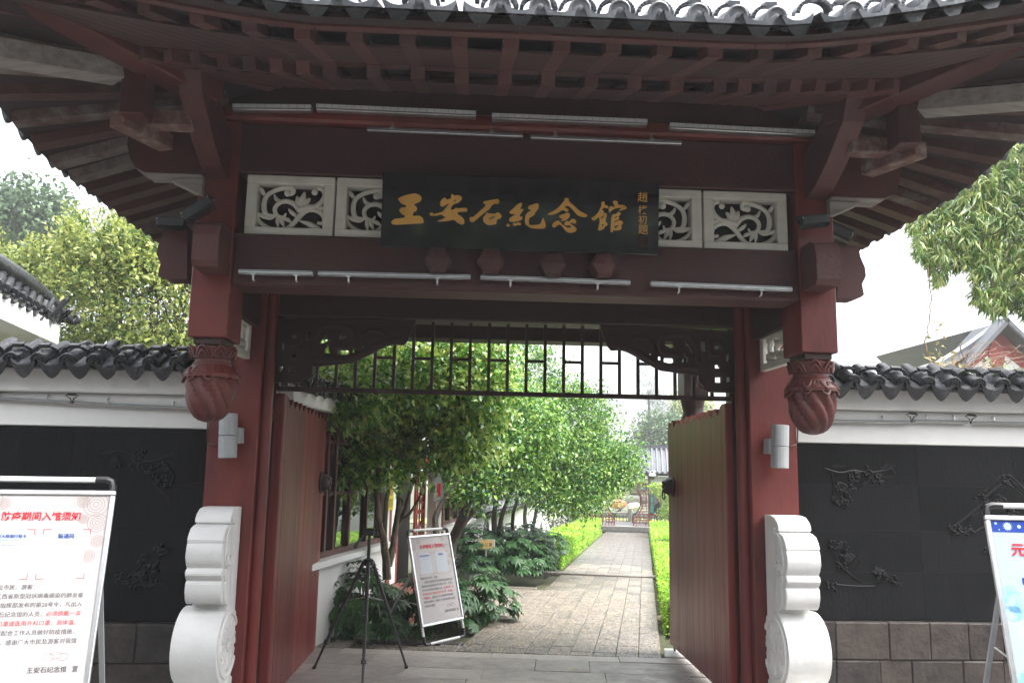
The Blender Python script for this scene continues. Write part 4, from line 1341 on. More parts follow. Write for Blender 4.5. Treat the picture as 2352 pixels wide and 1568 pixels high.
a_board('blue and white health poster board cut off at the right photo edge', f, wr, .56, Htb, LN, (PAPERB, poster), yp0=.16)
fl, fr_ = PZ(976, 1484, 0), PZ(1069, 1462, 0)
wd = fr_ - fl
tI = a_board('white notice board with red heading standing on the paving behind the tripod', fl, wd, wd.length * .98, 1.07, .26, (PAPER, notice), yp0=.16, rear=.45)

# ------------------------------------------------------------------ tripod in the doorway
A, B_, C_ = PZ(720, 1535, 0), PZ(934, 1533, 0), PZ(831, 1606, 0)
ya = (A.y + B_.y + C_.y) / 3
ap = P(846, 1290, ya)
tp = thing('tripod', 'black camera tripod with empty head standing in the open doorway', 'tripod', (ap.x, ap.y, 0))
hd = P(848, 1213, ya)
MB().tube([ap - Vector((0, 0, .28)), Vector((ap.x, ap.y, hd.z - .05))], .013, 10).build('centre_column', BLK, tp, True)
MB().lathe([(.02, -.03), (.042, -.025), (.042, .02), (.02, .03)], 12, Matrix.Translation(ap)).build('collar', BLK, tp, True)
for ft in (A, B_, C_):
    d = (Vector((ft.x - ap.x, ft.y - ap.y, 0))).normalized()
    hp = ap + d * .045
    leg = MB().tube([hp, hp.lerp(ft, .45)], .0155, 8).build('leg', BLK, tp, True)
    MB().tube([hp.lerp(ft, .44), hp.lerp(ft, .75)], .012, 8).build('lower_tube', mat('dark_tube', (.05, .052, .055), rough=.3, metal=.6), leg, True)
    MB().tube([hp.lerp(ft, .74), hp.lerp(ft, .985)], .0095, 8).build('foot_tube', BLK, leg, True)
    k = MB()
    for q in (.45, .745):
        k.tube([hp.lerp(ft, q - .012), hp.lerp(ft, q + .012)], .02, 8)
    k.tube([hp.lerp(ft, .975), ft], .015, 8)
    k.build('leg_lock', BLK, leg, True)
    MB().tube([Vector((ap.x, ap.y, ap.z - .27)), hp.lerp(ft, .36)], .005, 6).build('brace', ALU, tp, True)
h = MB()
h.box(hd.x - .045, hd.x + .05, hd.y - .035, hd.y + .035, hd.z - .055, hd.z - .02)
h.build('head', BLK, tp, bevel=.01, seg=2)
MB().box(hd.x - .04, hd.x + .045, hd.y - .03, hd.y + .03, hd.z - .018, hd.z + .002).build('mount_plate', BLK, tp, bevel=.006)
MB().tube([hd + Vector((-.03, -.02, -.04)), hd + Vector((-.075, -.05, -.1)), hd + Vector((-.1, -.065, -.15))], [.007, .011, .016], 8).build('pan_handle', BLK, tp, True)
MB().tube([hd + Vector((.05, 0, -.04)), hd + Vector((.075, 0, -.04))], .014, 8).build('knob', BLK, tp, True)

# ------------------------------------------------------------------ garden ground, threshold, path
import numpy as np
rng = np.random.default_rng(5)
SOIL = mat('damp_soil', (.05, .04, .03), (.025, .02, .015), (.06, .07, .025), rough=.9, scale=5, bump=.8, bscale=40)
PEB = mat('pebble_slab', (.22, .185, .145), (.105, .094, .08), (.17, .147, .122), rough=.22, rough2=.5, scale=30, objrand=True, bump=1.0, bscale=34, bump_kind='voronoi', stretch=(1, .55, 1), detail=3)
us = [4, 8, 12, 20, 34, 60, 90]
m = MB()
for i in range(len(us)):
    z = gz(us[i]) - .07 if us[i] <= 60 else gz(60) - .07
    m.v += [tuple(G(us[i], -70, z)), tuple(G(us[i], 70, z))]
m.f += [(2 * i, 2 * i + 1, 2 * i + 3, 2 * i + 2) for i in range(len(us) - 1)]
k_ = len(m.v)
m.v += [tuple(G(1500, -1200, gz(60) - .07)), tuple(G(1500, 1200, gz(60) - .07))]
m.f.append((k_ - 2, k_ - 1, k_ + 1, k_))
kind(m.build('garden_ground', SOIL), 'structure')

# threshold of granite slabs
ea, eb = PZ(728, 1485), PZ(1603, 1514)
ed = (eb - ea).normalized()
en = Vector((ed.y, -ed.x, 0))            # towards the camera
th = kind(MB().box(-4.2, 4.8, 5.2, 7.0, -.2, -.016).build('threshold', GRAN), 'structure')
Te = Matrix(((ed.x, en.x, 0, ea.x), (ed.y, en.y, 0, ea.y), (0, 0, 1, 0), (0, 0, 0, 1)))
for (y0, y1, joints) in ((0, .2, (-.9, .25, 1.62, 2.75, 3.55, 4.6)), (.205, .62, (-.9, -.05, .62, 1.3, 2.02, 2.48, 3.4, 4.6)), (.625, .95, (-.9, .18, .95, 1.6, 2.6, 3.3, 4.6)), (.955, 1.4, (-.9, .5, 1.5, 2.3, 3.1, 4.6))):
    for a, b in zip(joints, joints[1:]):
        MB().box(a + .001, b - .0015, y0, y1 - .001, -.12, R.uniform(-.003, .003)).build('granite_slab', GRAN, th, bevel=.003, M=Te @ Matrix.Rotation(R.uniform(-.004, .004), 4, 'Z'))
# path
def uv_of(p):
    return p.dot(GU), p.dot(GV)
u0a, v0a = uv_of(ea)
u0b, v0b = uv_of(eb)
def edge_u(v):
    return u0a + (u0b - u0a) * (v - v0a) / (v0b - v0a) + .01
pm = MB()
K = 40
for i in range(K + 1):
    u = 7.2 + (33.6 - 7.2) * i / K
    vl = -3 if u < 13 else -1.7
    pm.v += [tuple(G(u, vl, gz(u) - .03)), tuple(G(u, .2, gz(u) - .03))]
pm.f += [(2 * i, 2 * i + 1, 2 * i + 3, 2 * i + 2) for i in range(K)]
path = kind(pm.build('path', SOIL), 'structure')
slabs, far = [], MB()
cw = .205
cols = [.14 - cw * i for i in range(16)]
for ci, vr in enumerate(cols):
    vl = vr - cw + .004
    u = max(edge_u(vr), edge_u(vl)) + .0
    u += 0
    first = True
    while u < 33.4:
        ln = R.uniform(.3, .42) if not first else R.uniform(.15, .4)
        first = False
        ue = u + ln
        inside = (vl > -1.55) or (u < 12.8 and vl > -3) or (vl > -2.05 and 12.8 <= ue < 15.3 and False)
        if u < 9.75 and vl < -1.72 and u > 7.9:
            inside = False
        if vl < -1.72 and u < 8 :
            inside = ue < 7.98
        if u < 15.32 < ue:
            ue = 15.32
        if 15.32 <= u < 15.55:
            u = 15.552
            continue
        if vl < -1.56 and u < 12.83 < ue:
            ue = 12.84
        if inside:
            slabs.append((u, ue - .008, vl, vr))
        u = ue
def slab_geo(mb, u, ue, vl, vr, j):
    up = .03 if u > 15.5 else 0
    z0, z1_ = gz(u) + j + up, gz(ue) + j + up
    c = [(u, vl, z0), (ue, vl, z1_), (ue, vr, z1_), (u, vr, z0)]
    mb.add([tuple(G(a, b, z)) for a, b, z in c] + [tuple(G(a, b, z - .05)) for a, b, z in c], [(0, 3, 2, 1), (0, 1, 5, 4), (1, 2, 6, 5), (2, 3, 7, 6), (3, 0, 4, 7)])
slabs.sort(key=lambda s_: s_[0])
pebbles = []
for i, sl_ in enumerate(slabs):
    j = R.uniform(-.0015, .002)
    if i < 290:
        b = MB()
        slab_geo(b, *sl_, j)
        b.build('pebble_slab', PEB, path, bevel=.005, fix=True)
        if sl_[0] < 12.5:
            pebbles.append((sl_, j))
    else:
        slab_geo(far, *sl_, j)
kind(far.build('far_slabs', PEB, path, fix=True), 'stuff')
# pebbles set into the near slabs (low domes in rows)
PEBS = mat('river_pebble', (.3, .25, .195), (.125, .115, .105), (.21, .185, .16), rough=.2, rough2=.4, scale=4, island=True)
pv, pf = [], []
for (u, ue, vl, vr), j in pebbles:
    cross = R.random() < .4
    du, dv = (.03, .021) if not cross else (.024, .026)
    nu, nv = int((ue - u - .012) / du), int((vr - vl - .012) / dv)
    border = R.random() < .5
    for a in range(nu):
        for b in range(nv):
            cu_ = u + .008 + (a + .5) * du + R.uniform(-.008, .008)
            cv = vl + .006 + (b + .5 + .5 * (a % 2) - .25) * dv + R.uniform(-.005, .005)
            z = gz(cu_) + j - .001
            n = len(pv)
            k5 = 6
            an = R.uniform(0, 6)
            for k in range(k5):
                t = 2 * math.pi * k / k5 + an
                pv.append(G(cu_ + du * .56 * math.cos(t), cv + dv * .56 * math.sin(t), z))
            pv.append(G(cu_ + R.uniform(-.003, .003), cv, z + R.uniform(.004, .009)))
            pf += [(n + k, n + k5, n + (k + 1) % k5) for k in range(k5)]
q = MB()
q.v, q.f = [tuple(v) for v in pv], pf
kind(q.build('pebbles', PEBS, path, True, fix=True), 'stuff')
KERB = mat('worn_kerb', (.2, .18, .16), (.12, .11, .1), (.17, .15, .13), rough=.35, rough2=.6, scale=14, bump=.6)
def kerb(name, ua, ub, va, vb, z, h=.1, m=GRAN, nj=4, par=path):
    vs = [va + (vb - va) * k / nj + (R.uniform(-.08, .08) if 0 < k < nj else 0) for k in range(nj + 1)]
    for a, b in zip(vs, vs[1:]):
        MB().box(a, b - .005, ua, ub, z - h, z + R.uniform(0, .006), ).build(name, m, par, bevel=.008, M=GM)
#kerb('kerb_stone', 9.15, 9.34, -1.75, .22, gz(9.2) + .004, .1, KERB)
kerb('kerb_stone', 15.32, 15.55, -2.2, .2, gz(15.4) + .03, .16, KERB)
kerb('kerb_stone', 7.95, 8.1, -3.0, -1.72, .006, .1, mat('dark_kerb', (.07, .065, .06), (.035, .032, .03), rough=.4, scale=9, bump=.3))
kerb('kerb_stone', 12.85, 12.95, -3.0, -1.62, gz(12.9) + .01, .1, KERB, 3)
tag(MB().box(.17, .62, 7.9, 8.25, -.06, .012).build('pale_slab', mat('pale_stone', (.5, .5, .48), (.42, .42, .4), rough=.4, scale=5), None, bevel=.006, M=GM), 'pale smooth stone slab on the ground beside the right door leaf', 'stone slab')
bp = PG(1534, 1428)
bl = MB()
bl.ball(bp + Vector((0, 0, .03)), .1, 1.25, .9, .62, 12, 8)
bl.v = [(x + R.uniform(-.008, .008), y + R.uniform(-.008, .008), z + R.uniform(-.006, .006)) for x, y, z in bl.v]
tag(bl.build('boulder', mat('buff_rock', (.5, .42, .32), (.36, .31, .25), rough=.7, scale=14, bump=.5), None, True), 'rounded buff rock at the near end of the right hedge', 'rock')

# ------------------------------------------------------------------ leaves
def leaf_mesh(name, pos, dirv, nrm, L, W, m, fold=.25, curl=.15):
    """pos N x 3, direction of the leaf, side reference; five points a leaf"""
    n = len(pos)
    d = dirv / (np.linalg.norm(dirv, axis=1, keepdims=True) + 1e-9)
    s = np.cross(d, nrm)
    s /= (np.linalg.norm(s, axis=1, keepdims=True) + 1e-9)
    t = np.cross(s, d)
    L = np.broadcast_to(np.asarray(L, float).reshape(-1, 1), (n, 1))
    W = np.broadcast_to(np.asarray(W, float).reshape(-1, 1), (n, 1))
    v = np.empty((n, 5, 3))
    v[:, 0] = pos
    v[:, 1] = pos + d * L * .45 + s * W * .5 + t * W * fold
    v[:, 2] = pos + d * L * .5
    v[:, 3] = pos + d * L * .45 - s * W * .5 + t * W * fold
    v[:, 4] = pos + d * L - t * L * curl
    me = bpy.data.meshes.new(name)
    me.vertices.add(n * 5)
    me.vertices.foreach_set('co', v.reshape(-1))
    tri = np.array([[0, 2, 1], [0, 3, 2], [1, 2, 4], [2, 3, 4]])
    f = (np.arange(n)[:, None, None] * 5 + tri[None]).reshape(-1)
    nf = n * 4
    me.loops.add(nf * 3)
    me.loops.foreach_set('vertex_index', f.astype(np.int32))
    me.polygons.add(nf)
    me.polygons.foreach_set('loop_start', (np.arange(nf) * 3).astype(np.int32))
    me.polygons.foreach_set('loop_total', np.full(nf, 3, np.int32))
    me.materials.append(m)
    me.update(calc_edges=True)
    return me
DENS = 1.75
def unit(n):
    v = rng.normal(size=(n, 3))
    return v / np.linalg.norm(v, axis=1, keepdims=True)
def crown_points(ells, clump, per, spread, shell=.55):
    """ells: (centre, radii, clumps) -> leaf positions and outward directions"""
    ps, ds = [], []
    for c, r_, n in ells:
        c, r_ = np.array(c), np.array(r_)
        n = int(n * DENS)
        u_ = unit(n)
        rad_ = shell + (1 - shell) * rng.random((n, 1)) ** .7
        rad_ *= 1 + .16 * rng.normal(size=(n, 1)) * (rng.random((n, 1)) < .5)
        cc = c + u_ * rad_ * r_
        pp = np.repeat(cc, per, 0) + rng.normal(size=(n * per, 3)) * spread
        ps.append(pp)
        ds.append((pp - c) / r_)
    return np.vstack(ps), np.vstack(ds)
def crown(name, ells, per, spread, L, W, m, parent, droop=.35, shell=.55, up=.2):
    p, o = crown_points(ells, 0, per, spread, shell)
    n = len(p)
    d = unit(n) + o * .6 + np.array([0, 0, -droop])
    nr = unit(n) * .8 + np.array([0, 0, 1.0]) + o * up
    sz = rng.uniform(.65, 1.2, n)
    me = leaf_mesh(name, p, d, nr, L * sz * 1.15, W * sz * 1.45, m)
    return put(name, me, parent)
def limb(mb, a, b, r0, r1, wob=.05, n=6, seg=5):
    a, b = Vector(a), Vector(b)
    pts = []
    for i in range(seg + 1):
        t = i / seg
        w = wob * math.sin(math.pi * t) * (a - b).length
        pts.append(a.lerp(b, t) + Vector((R.uniform(-w, w), R.uniform(-w, w), R.uniform(-w, w) * .4)))
    mb.tube(pts, [r0 + (r1 - r0) * i / seg for i in range(seg + 1)], n, True)
    return pts[-1]
BARK = mat('mottled_bark', (.22, .17, .11), (.07, .052, .04), (.14, .11, .075), rough=.8, scale=16, bump=.8, bscale=40, stretch=(1, 1, .5))
BARKD = mat('wet_dark_bark', (.055, .042, .034), (.025, .02, .017), rough=.6, scale=14, bump=.8, bscale=40, stretch=(1, 1, .5))
LEAFA = mat('camellia_leaf', (.07, .19, .035), (.46, .58, .14), (.21, .4, .075), rough=.25, scale=1.6, island=True, trans=.36)
LEAFB = mat('osmanthus_leaf', (.03, .12, .025), (.26, .42, .08), (.09, .23, .04), rough=.22, scale=1.6, island=True, trans=.34)
LEAFY = mat('yellow_green_leaf', (.07, .13, .035), (.44, .48, .15), (.25, .32, .08), rough=.35, scale=.8, island=True, trans=.4)
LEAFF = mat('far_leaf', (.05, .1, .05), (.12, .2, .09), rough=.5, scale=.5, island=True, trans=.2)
LEAFP = mat('pine_needle', (.035, .075, .045), (.08, .13, .08), rough=.5, scale=.5, island=True)
BAMB = mat('bamboo_leaf', (.06, .16, .03), (.4, .44, .15), (.17, .31, .055), rough=.35, scale=1.5, island=True, trans=.3)
FATS = mat('fatsia_leaf', (.022, .07, .022), (.05, .13, .035), rough=.3, spec=.25, scale=5, objrand=True, trans=.12)
HEDG = mat('clipped_hedge_leaf', (.17, .4, .025), (.5, .72, .08), (.31, .56, .045), rough=.4, scale=2.5, island=True, trans=.25)
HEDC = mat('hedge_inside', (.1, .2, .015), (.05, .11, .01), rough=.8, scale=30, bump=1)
BLOS = mat('salmon_shoot', (.55, .22, .1), (.6, .38, .12), rough=.45, scale=3, island=True, trans=.2)

def tree(name, label, cat, base, stems, ells, per, spread, L, W, leaf, bark, group=None, shoots=0, droop=.35, twigs=26, tw=.006):
    base = Vector(base)
    t = thing(name, label, cat, base, group)
    tb = MB()
    ends = []
    for pts, r0, r1 in stems:
        q, rr = smooth_line([tuple(p) for p in pts], [r0 + (r1 - r0) * i / (len(pts) - 1) for i in range(len(pts))], 4)
        q = [(x + R.uniform(-.006, .006), y + R.uniform(-.006, .006), z) for x, y, z in q]
        tb.tube(q, rr, 8, True)
        ends.append((Vector(q[-1]), Vector(q[len(q) // 2]), r1))
    for i in range(twigs):
        c, r_, n = R.choice(ells)
        e, mid, r1 = R.choice(ends)
        u_ = Vector(unit(1)[0])
        tgt = Vector(c) + Vector((u_.x * r_[0], u_.y * r_[1], u_.z * r_[2])) * R.uniform(.5, .95)
        st_ = e.lerp(mid, R.uniform(0, .6))
        k = limb(tb, st_, tgt, r1 * .55, tw * .5, .07, 5, 5)
    tb.build('trunk', bark, t, True)
    crown('crown', ells, per, spread, L, W, leaf, t, droop)
    if shoots:
        p, o = crown_points([(c, r_, max(1, int(shoots * n / sum(e[2] for e in ells)))) for c, r_, n in ells], 0, 3, .012, .9)
        d = o * .4 + np.array([0, 0, 1.0]) + rng.normal(size=o.shape) * .3
        put('young_shoots', leaf_mesh('young_shoots', p, d, unit(len(p)), .045, .014, BLOS), t)['kind'] = 'stuff'
    return t
# camellia-like tree A by the doorway bed
def W8(x, y, u):                 # point on the plane at path distance u
    d = ray(x, y)
    return CAM + d * ((u - CAM.dot(GU)) / d.dot(GU))
bA = W8(890, 1325, 8.7)
sA = [([W8(890, 1330, 8.7), W8(886, 1285, 8.7), W8(880, 1235, 8.65), W8(868, 1185, 8.6), W8(868, 1110, 8.6), W8(872, 1050, 8.6), W8(865, 990, 8.6), W8(840, 940, 8.5)], .048, .016),
      ([W8(885, 1275, 8.72), W8(882, 1230, 8.75), W8(888, 1150, 8.8), W8(893, 1080, 8.8), W8(890, 1010, 8.8), W8(905, 930, 8.8)], .034, .012),
      ([W8(892, 1300, 8.75), W8(903, 1250, 8.8), W8(910, 1200, 8.85), W8(918, 1130, 8.9), W8(922, 1060, 8.9), W8(940, 1000, 8.95), W8(960, 930, 9)], .04, .014),
      ([W8(908, 1215, 8.86), W8(925, 1185, 8.9), W8(945, 1120, 9), W8(962, 1060, 9.05), W8(985, 1030, 9.1), W8(1010, 960, 9.1)], .026, .011),
      ([W8(918, 1190, 8.88), W8(940, 1180, 8.9), W8(968, 1130, 8.95), W8(985, 1080, 9), W8(1025, 1060, 9.1)], .018, .008)]
eA = [(W8(905, 880, 8.9), (.82, .7, .5), 330), (W8(800, 1000, 8.5), (.4, .42, .38), 62), (W8(1060, 905, 9.3), (.62, .6, .5), 260), (W8(1010, 1010, 9.2), (.62, .5, .32), 170), (W8(865, 1075, 8.6), (.5, .36, .16), 38), (W8(1020, 815, 9.3), (.85, .6, .35), 200), (W8(780, 1085, 8.3), (.16, .2, .2), 22), (W8(770, 855, 8.7), (.5, .45, .36), 110), (W8(700, 890, 8.3), (.3, .3, .24), 50), (W8(840, 800, 9), (.5, .5, .3), 90), (W8(830, 920, 8.4), (.5, .4, .32), 110), (W8(730, 940, 8.1), (.26, .25, .2), 44), (W8(805, 915, 7.8), (.3, .28, .22), 60), (W8(748, 905, 7.6), (.2, .2, .18), 34)]
tree('camellia_tree', 'multi-stemmed tree with mottled bark and glossy yellow-green leaves, nearest the doorway', 'tree', bA, sA, eA, 11, .075, .075, .036, LEAFA, BARK, 'trees along the path', 240, .5, 40, .006)
# trees B, C, D further along
bB = W8(1035, 1275, 11.6)
sB = [([W8(1035, 1280, 11.6), W8(1040, 1240, 11.6), W8(1055, 1200, 11.6), W8(1075, 1150, 11.7), W8(1085, 1095, 11.8), W8(1095, 1030, 12)], .075, .03), ([W8(1042, 1245, 11.6), W8(1062, 1205, 11.5), W8(1095, 1165, 11.5), W8(1130, 1130, 11.6), W8(1170, 1090, 11.8)], .055, .02), ([W8(1010, 1260, 11.2), W8(1000, 1190, 11.2), W8(1025, 1140, 11.3), W8(1065, 1095, 11.5), W8(1120, 1050, 11.6)], .05, .02)]
eB = [(W8(1130, 1050, 12), (.75, .7, .5), 210), (W8(1190, 980, 12.4), (.8, .75, .62), 260), (W8(1120, 930, 12.6), (.7, .7, .6), 170), (W8(1090, 1120, 11.6), (.4, .4, .22), 60)]
tree('osmanthus_tree', 'dark leaning multi-stem tree with dense green crown, second along the path', 'tree', bB, sB, eB, 12, .085, .07, .03, LEAFB, BARKD, 'trees along the path', 0, .35, 36)
bC = W8(1140, 1250, 14.2)
sC = [([W8(1140, 1252, 14.2), W8(1135, 1200, 14.2), W8(1140, 1150, 14.3), W8(1150, 1100, 14.4), W8(1160, 1040, 14.5)], .055, .025), ([W8(1142, 1250, 14.2), W8(1150, 1195, 14.2), W8(1165, 1150, 14.2), W8(1185, 1110, 14.2), W8(1220, 1060, 14.3)], .045, .02), ([W8(1180, 1245, 14.8), W8(1178, 1190, 14.8), W8(1190, 1140, 14.8), W8(1215, 1100, 14.8)], .04, .02)]
eC = [(W8(1250, 960, 14.6), (1.15, .9, .8), 340), (W8(1340, 1060, 14.6), (.85, .8, .62), 240), (W8(1210, 860, 15), (.75, .7, .7), 170), (W8(1300, 1130, 14.2), (.8, .6, .35), 130), (W8(1200, 1080, 14.2), (.6, .5, .4), 110), (W8(1420, 1060, 14.9), (.45, .6, .42), 110), (W8(1330, 950, 15), (.7, .7, .5), 140)]
tree('osmanthus_tree', 'tallest round-crowned dark green tree in the middle of the row beside the path', 'tree', bC, sC, eC, 13, .09, .065, .027, LEAFB, BARKD, 'trees along the path', 0, .35, 40)
bD = W8(1216, 1235, 17)
sD = [([W8(1214, 1240, 17), W8(1205, 1195, 17), W8(1210, 1150, 17), W8(1225, 1110, 17)], .05, .025), ([W8(1218, 1240, 17), W8(1228, 1190, 17), W8(1240, 1150, 17), W8(1260, 1110, 17)], .045, .02)]
eD = [(W8(1320, 1090, 18), (1.1, .9, .5), 200), (W8(1355, 1118, 19), (.75, .8, .38), 120), (W8(1300, 1150, 17.5), (.7, .6, .25), 90), (W8(1405, 1090, 18.6), (.32, .5, .32), 50)]
tree('osmanthus_tree', 'far low-branching tree in front of the round lattice screen', 'tree', bD, sD, eD, 12, .09, .07, .03, LEAFA, BARKD, 'trees along the path', 0, .4, 30)

# ------------------------------------------------------------------ fatsia shrubs
def palmate(seed):
    r2 = random.Random(seed)
    m = MB()
    m.v.append((0, 0, 0))
    n = 8
    ring = []
    for k in range(n):
        a = rad(-125 + 250 * k / (n - 1)) + rad(90)
        ln = (1 - .38 * abs((k - 3.5) / 3.5) ** 1.6) * r2.uniform(.92, 1.05)
        d = (math.cos(a), math.sin(a))
        p = (-d[1], d[0])
        w = .17
        c = len(m.v)
        m.v += [(d[0] * .25 * ln + p[0] * .1, d[1] * .25 * ln + p[1] * .1, .02), (d[0] * .62 * ln + p[0] * w * ln, d[1] * .62 * ln + p[1] * w * ln, .035), (d[0] * ln, d[1] * ln, -.16), (d[0] * .62 * ln - p[0] * w * ln, d[1] * .62 * ln - p[1] * w * ln, .035), (d[0] * .25 * ln - p[0] * .1, d[1] * .25 * ln - p[1] * .1, .02), (d[0] * .55 * ln, d[1] * .55 * ln, -.01)]
        m.f += [(0, c + 4, c + 5), (0, c + 5, c), (c, c + 5, c + 1), (c + 4, c + 3, c + 5), (c + 1, c + 5, c + 2), (c + 5, c + 3, c + 2)]
    m.tube([(0, 0, 0), (0, -.4, -.12), (0, -.75, -.45)], .012, 4, False)
    return m.mesh('leaf', FATS, True)
PAL = [palmate(i) for i in range(4)]
def fatsia(label, c, rx, ry, h, n, size, objs=True, group='fatsia shrubs in the beds'):
    c = Vector(c)
    t = thing('fatsia_shrub', label, 'shrub', c, group)
    sm = MB()
    for i in range(9):
        a = R.uniform(0, 6.28)
        limb(sm, c + Vector((R.uniform(-.12, .12), R.uniform(-.1, .1), -.05)), c + GV * (rx * .6 * math.cos(a)) + GU * (ry * .6 * math.sin(a)) + Vector((0, 0, h * R.uniform(.5, .85))), .014, .007, .06, 5, 4)
    sm.build('stem', BARKD, t, True)
    joined = MB()
    for i in range(n):
        a = R.uniform(0, 2 * math.pi)
        e = math.asin(R.uniform(-.12, 1))
        q = R.uniform(.72, 1.03)
        dv = GV * (math.cos(a) * math.cos(e)) + GU * (math.sin(a) * math.cos(e)) + Vector((0, 0, math.sin(e)))
        p = c + GV * (rx * q * math.cos(a) * math.cos(e)) + GU * (ry * q * math.sin(a) * math.cos(e)) + Vector((0, 0, h * .12 + h * .88 * q * math.sin(max(e, -.1))))
        p.z = max(p.z, c.z + .05)
        nz_ = (dv * .75 + Vector((0, 0, .75)) + Vector(unit(1)[0]) * .3).normalized()
        out = (dv + Vector((0, 0, -.35)) + Vector(unit(1)[0]) * .4)
        yv = (out - nz_ * out.dot(nz_)).normalized()
        xv = yv.cross(nz_)
        s_ = size * R.uniform(.7, 1.15)
        Mm = Matrix(((xv.x * s_, yv.x * s_, nz_.x * s_, p.x), (xv.y * s_, yv.y * s_, nz_.y * s_, p.y), (xv.z * s_, yv.z * s_, nz_.z * s_, p.z), (0, 0, 0, 1)))
        me = PAL[i % 4]
        if objs:
            put('leaf', me, t, Mm)
        else:
            joined.add([Mm @ v.co for v in me.vertices], [tuple(p_.vertices) for p_ in me.polygons])
    if not objs:
        joined.build('foliage', FATS, t, True)['kind'] = 'stuff'
    return t
fatsia('glossy palmate-leaved shrub at the foot of the left door leaf, behind the tripod', G(8.3, -2.85), .5, .42, .68, 130, .155)
fatsia('glossy palmate-leaved shrub between the tripod and the white board', G(8.75, -2.2), .46, .42, .62, 130, .15)
fatsia('glossy palmate-leaved shrub peeping out right of the white board', G(9.5, -1.82), .4, .5, .52, 110, .145)
fatsia('dark palmate shrub behind the white board, at the building wall', G(13.7, -2.75), .5, .5, .72, 190, .15, False)
fatsia('dark palmate shrub under the small gold sign', G(14.0, -2.35), .6, .55, .62, 200, .15, False)
fatsia('dark palmate shrub right of the small gold sign, at the paving edge', G(13.9, -1.98), .5, .6, .66, 200, .145, False)
fatsia('dark palmate shrub under the middle trees, before the white wall', G(15.3, -2.2), .65, .7, .7, 190, .14, False)
fatsia('dark palmate shrub against the near end of the bright left hedge', G(16.6, -1.95), .5, .7, .5, 140, .11, False)

# ------------------------------------------------------------------ clipped hedges
def hedge(label, u0, u1, v0, v1, h, n, sz):
    t = thing('clipped_hedge', label, 'hedge', G((u0 + u1) / 2, (v0 + v1) / 2, gz((u0 + u1) / 2)), 'bright clipped hedges along the path')
    c = MB()
    nu = max(2, int((u1 - u0) / .5))
    pr = [(v0 + .06, 0), (v0 + .03, h * .5), (v0 + .06, h - .1), (v0 + .14, h - .045), (v1 - .14, h - .045), (v1 - .06, h - .1), (v1 - .03, h * .5), (v1 - .06, 0)]
    for i in range(nu + 1):
        u = u0 + .05 + (u1 - u0 - .1) * i / nu
        w = R.uniform(-.02, .02)
        for v, z in pr:
            c.v.append(tuple(G(u, v, gz(u) - .07 + z + (w if z > 0 else 0))))
    k = len(pr)
    c.f += [(i * k + j, i * k + j + 1, (i + 1) * k + j + 1, (i + 1) * k + j) for i in range(nu) for j in range(k - 1)]
    c.f += [tuple(range(k - 1, -1, -1)), tuple(nu * k + j for j in range(k))]
    c.build('hedge_body', HEDC, t, fix=True)
    # leaf skin over top, two sides and the near end
    L, W = u1 - u0, v1 - v0
    areas = np.array([L * W, L * h, L * h, W * h, W * h])
    f = rng.choice(5, n, p=areas / areas.sum())
    dens = rng.random(n) ** 1.5
    u = u0 + L * dens
    v = v0 + W * rng.random(n)
    z = h * rng.random(n)
    nr = np.zeros((n, 3))
    z[f == 0] = h
    v[f == 1] = v0
    v[f == 2] = v1
    u[f == 3] = u0
    u[f == 4] = u1
    lumps = .02 * np.sin(u * 9 + v * 5) + .015 * np.sin(u * 23 - v * 17)
    gu, gv_ = np.array(GU), np.array(GV)
    ro = .08        # rounded shoulders
    top = f == 0
    edge = np.minimum(np.minimum(v - v0, v1 - v), ro) / ro
    z = np.where(top, z - ro * .6 * (1 - edge) ** 2 + lumps, z)
    pos = u[:, None] * gu + v[:, None] * gv_
    pos[:, 2] = np.where(u > 8, -SL * (u - 8), 0) - .07 + z + .05
    outd = np.zeros((n, 3))
    outd[f == 0] = (0, 0, 1)
    outd[f == 1] = -gv_
    outd[f == 2] = gv_
    outd[f == 3] = -gu
    outd[f == 4] = gu
    pos += outd * (rng.normal(size=(n, 1)) * .012 - .02) - np.array([0, 0, .03])
    d = outd * .7 + unit(n) * .9 + np.array([0, 0, .3])
    me = leaf_mesh('hedge_leaves', pos, d, unit(n) + outd, sz * rng.uniform(.7, 1.3, n), sz * .6, HEDG)
    kind(put('hedge_leaves', me, t), 'stuff')
hedge('bright yellow-green clipped hedge beside the right door leaf, nearest of the right row', 9.35, 20.6, .2, 1.5, .42, 26000, .034)
hedge('bright yellow-green clipped hedge in the middle of the right row', 21.0, 28.6, .2, 1.15, .5, 9000, .045)
hedge('bright yellow-green clipped hedge at the far end of the right row', 29.0, 33.0, .2, .9, .55, 4000, .05)
hedge('bright yellow-green clipped hedge nearest of the left row, beside the shrubs', 16.6, 22.4, -2.5, -1.62, .5, 12000, .042)
hedge('bright yellow-green clipped hedge in the middle of the left row', 22.8, 28, -2.5, -1.62, .55, 7000, .048)
hedge('bright yellow-green clipped hedge at the far end of the left row', 28.3, 32.6, -2.35, -1.62, .6, 4500, .05)

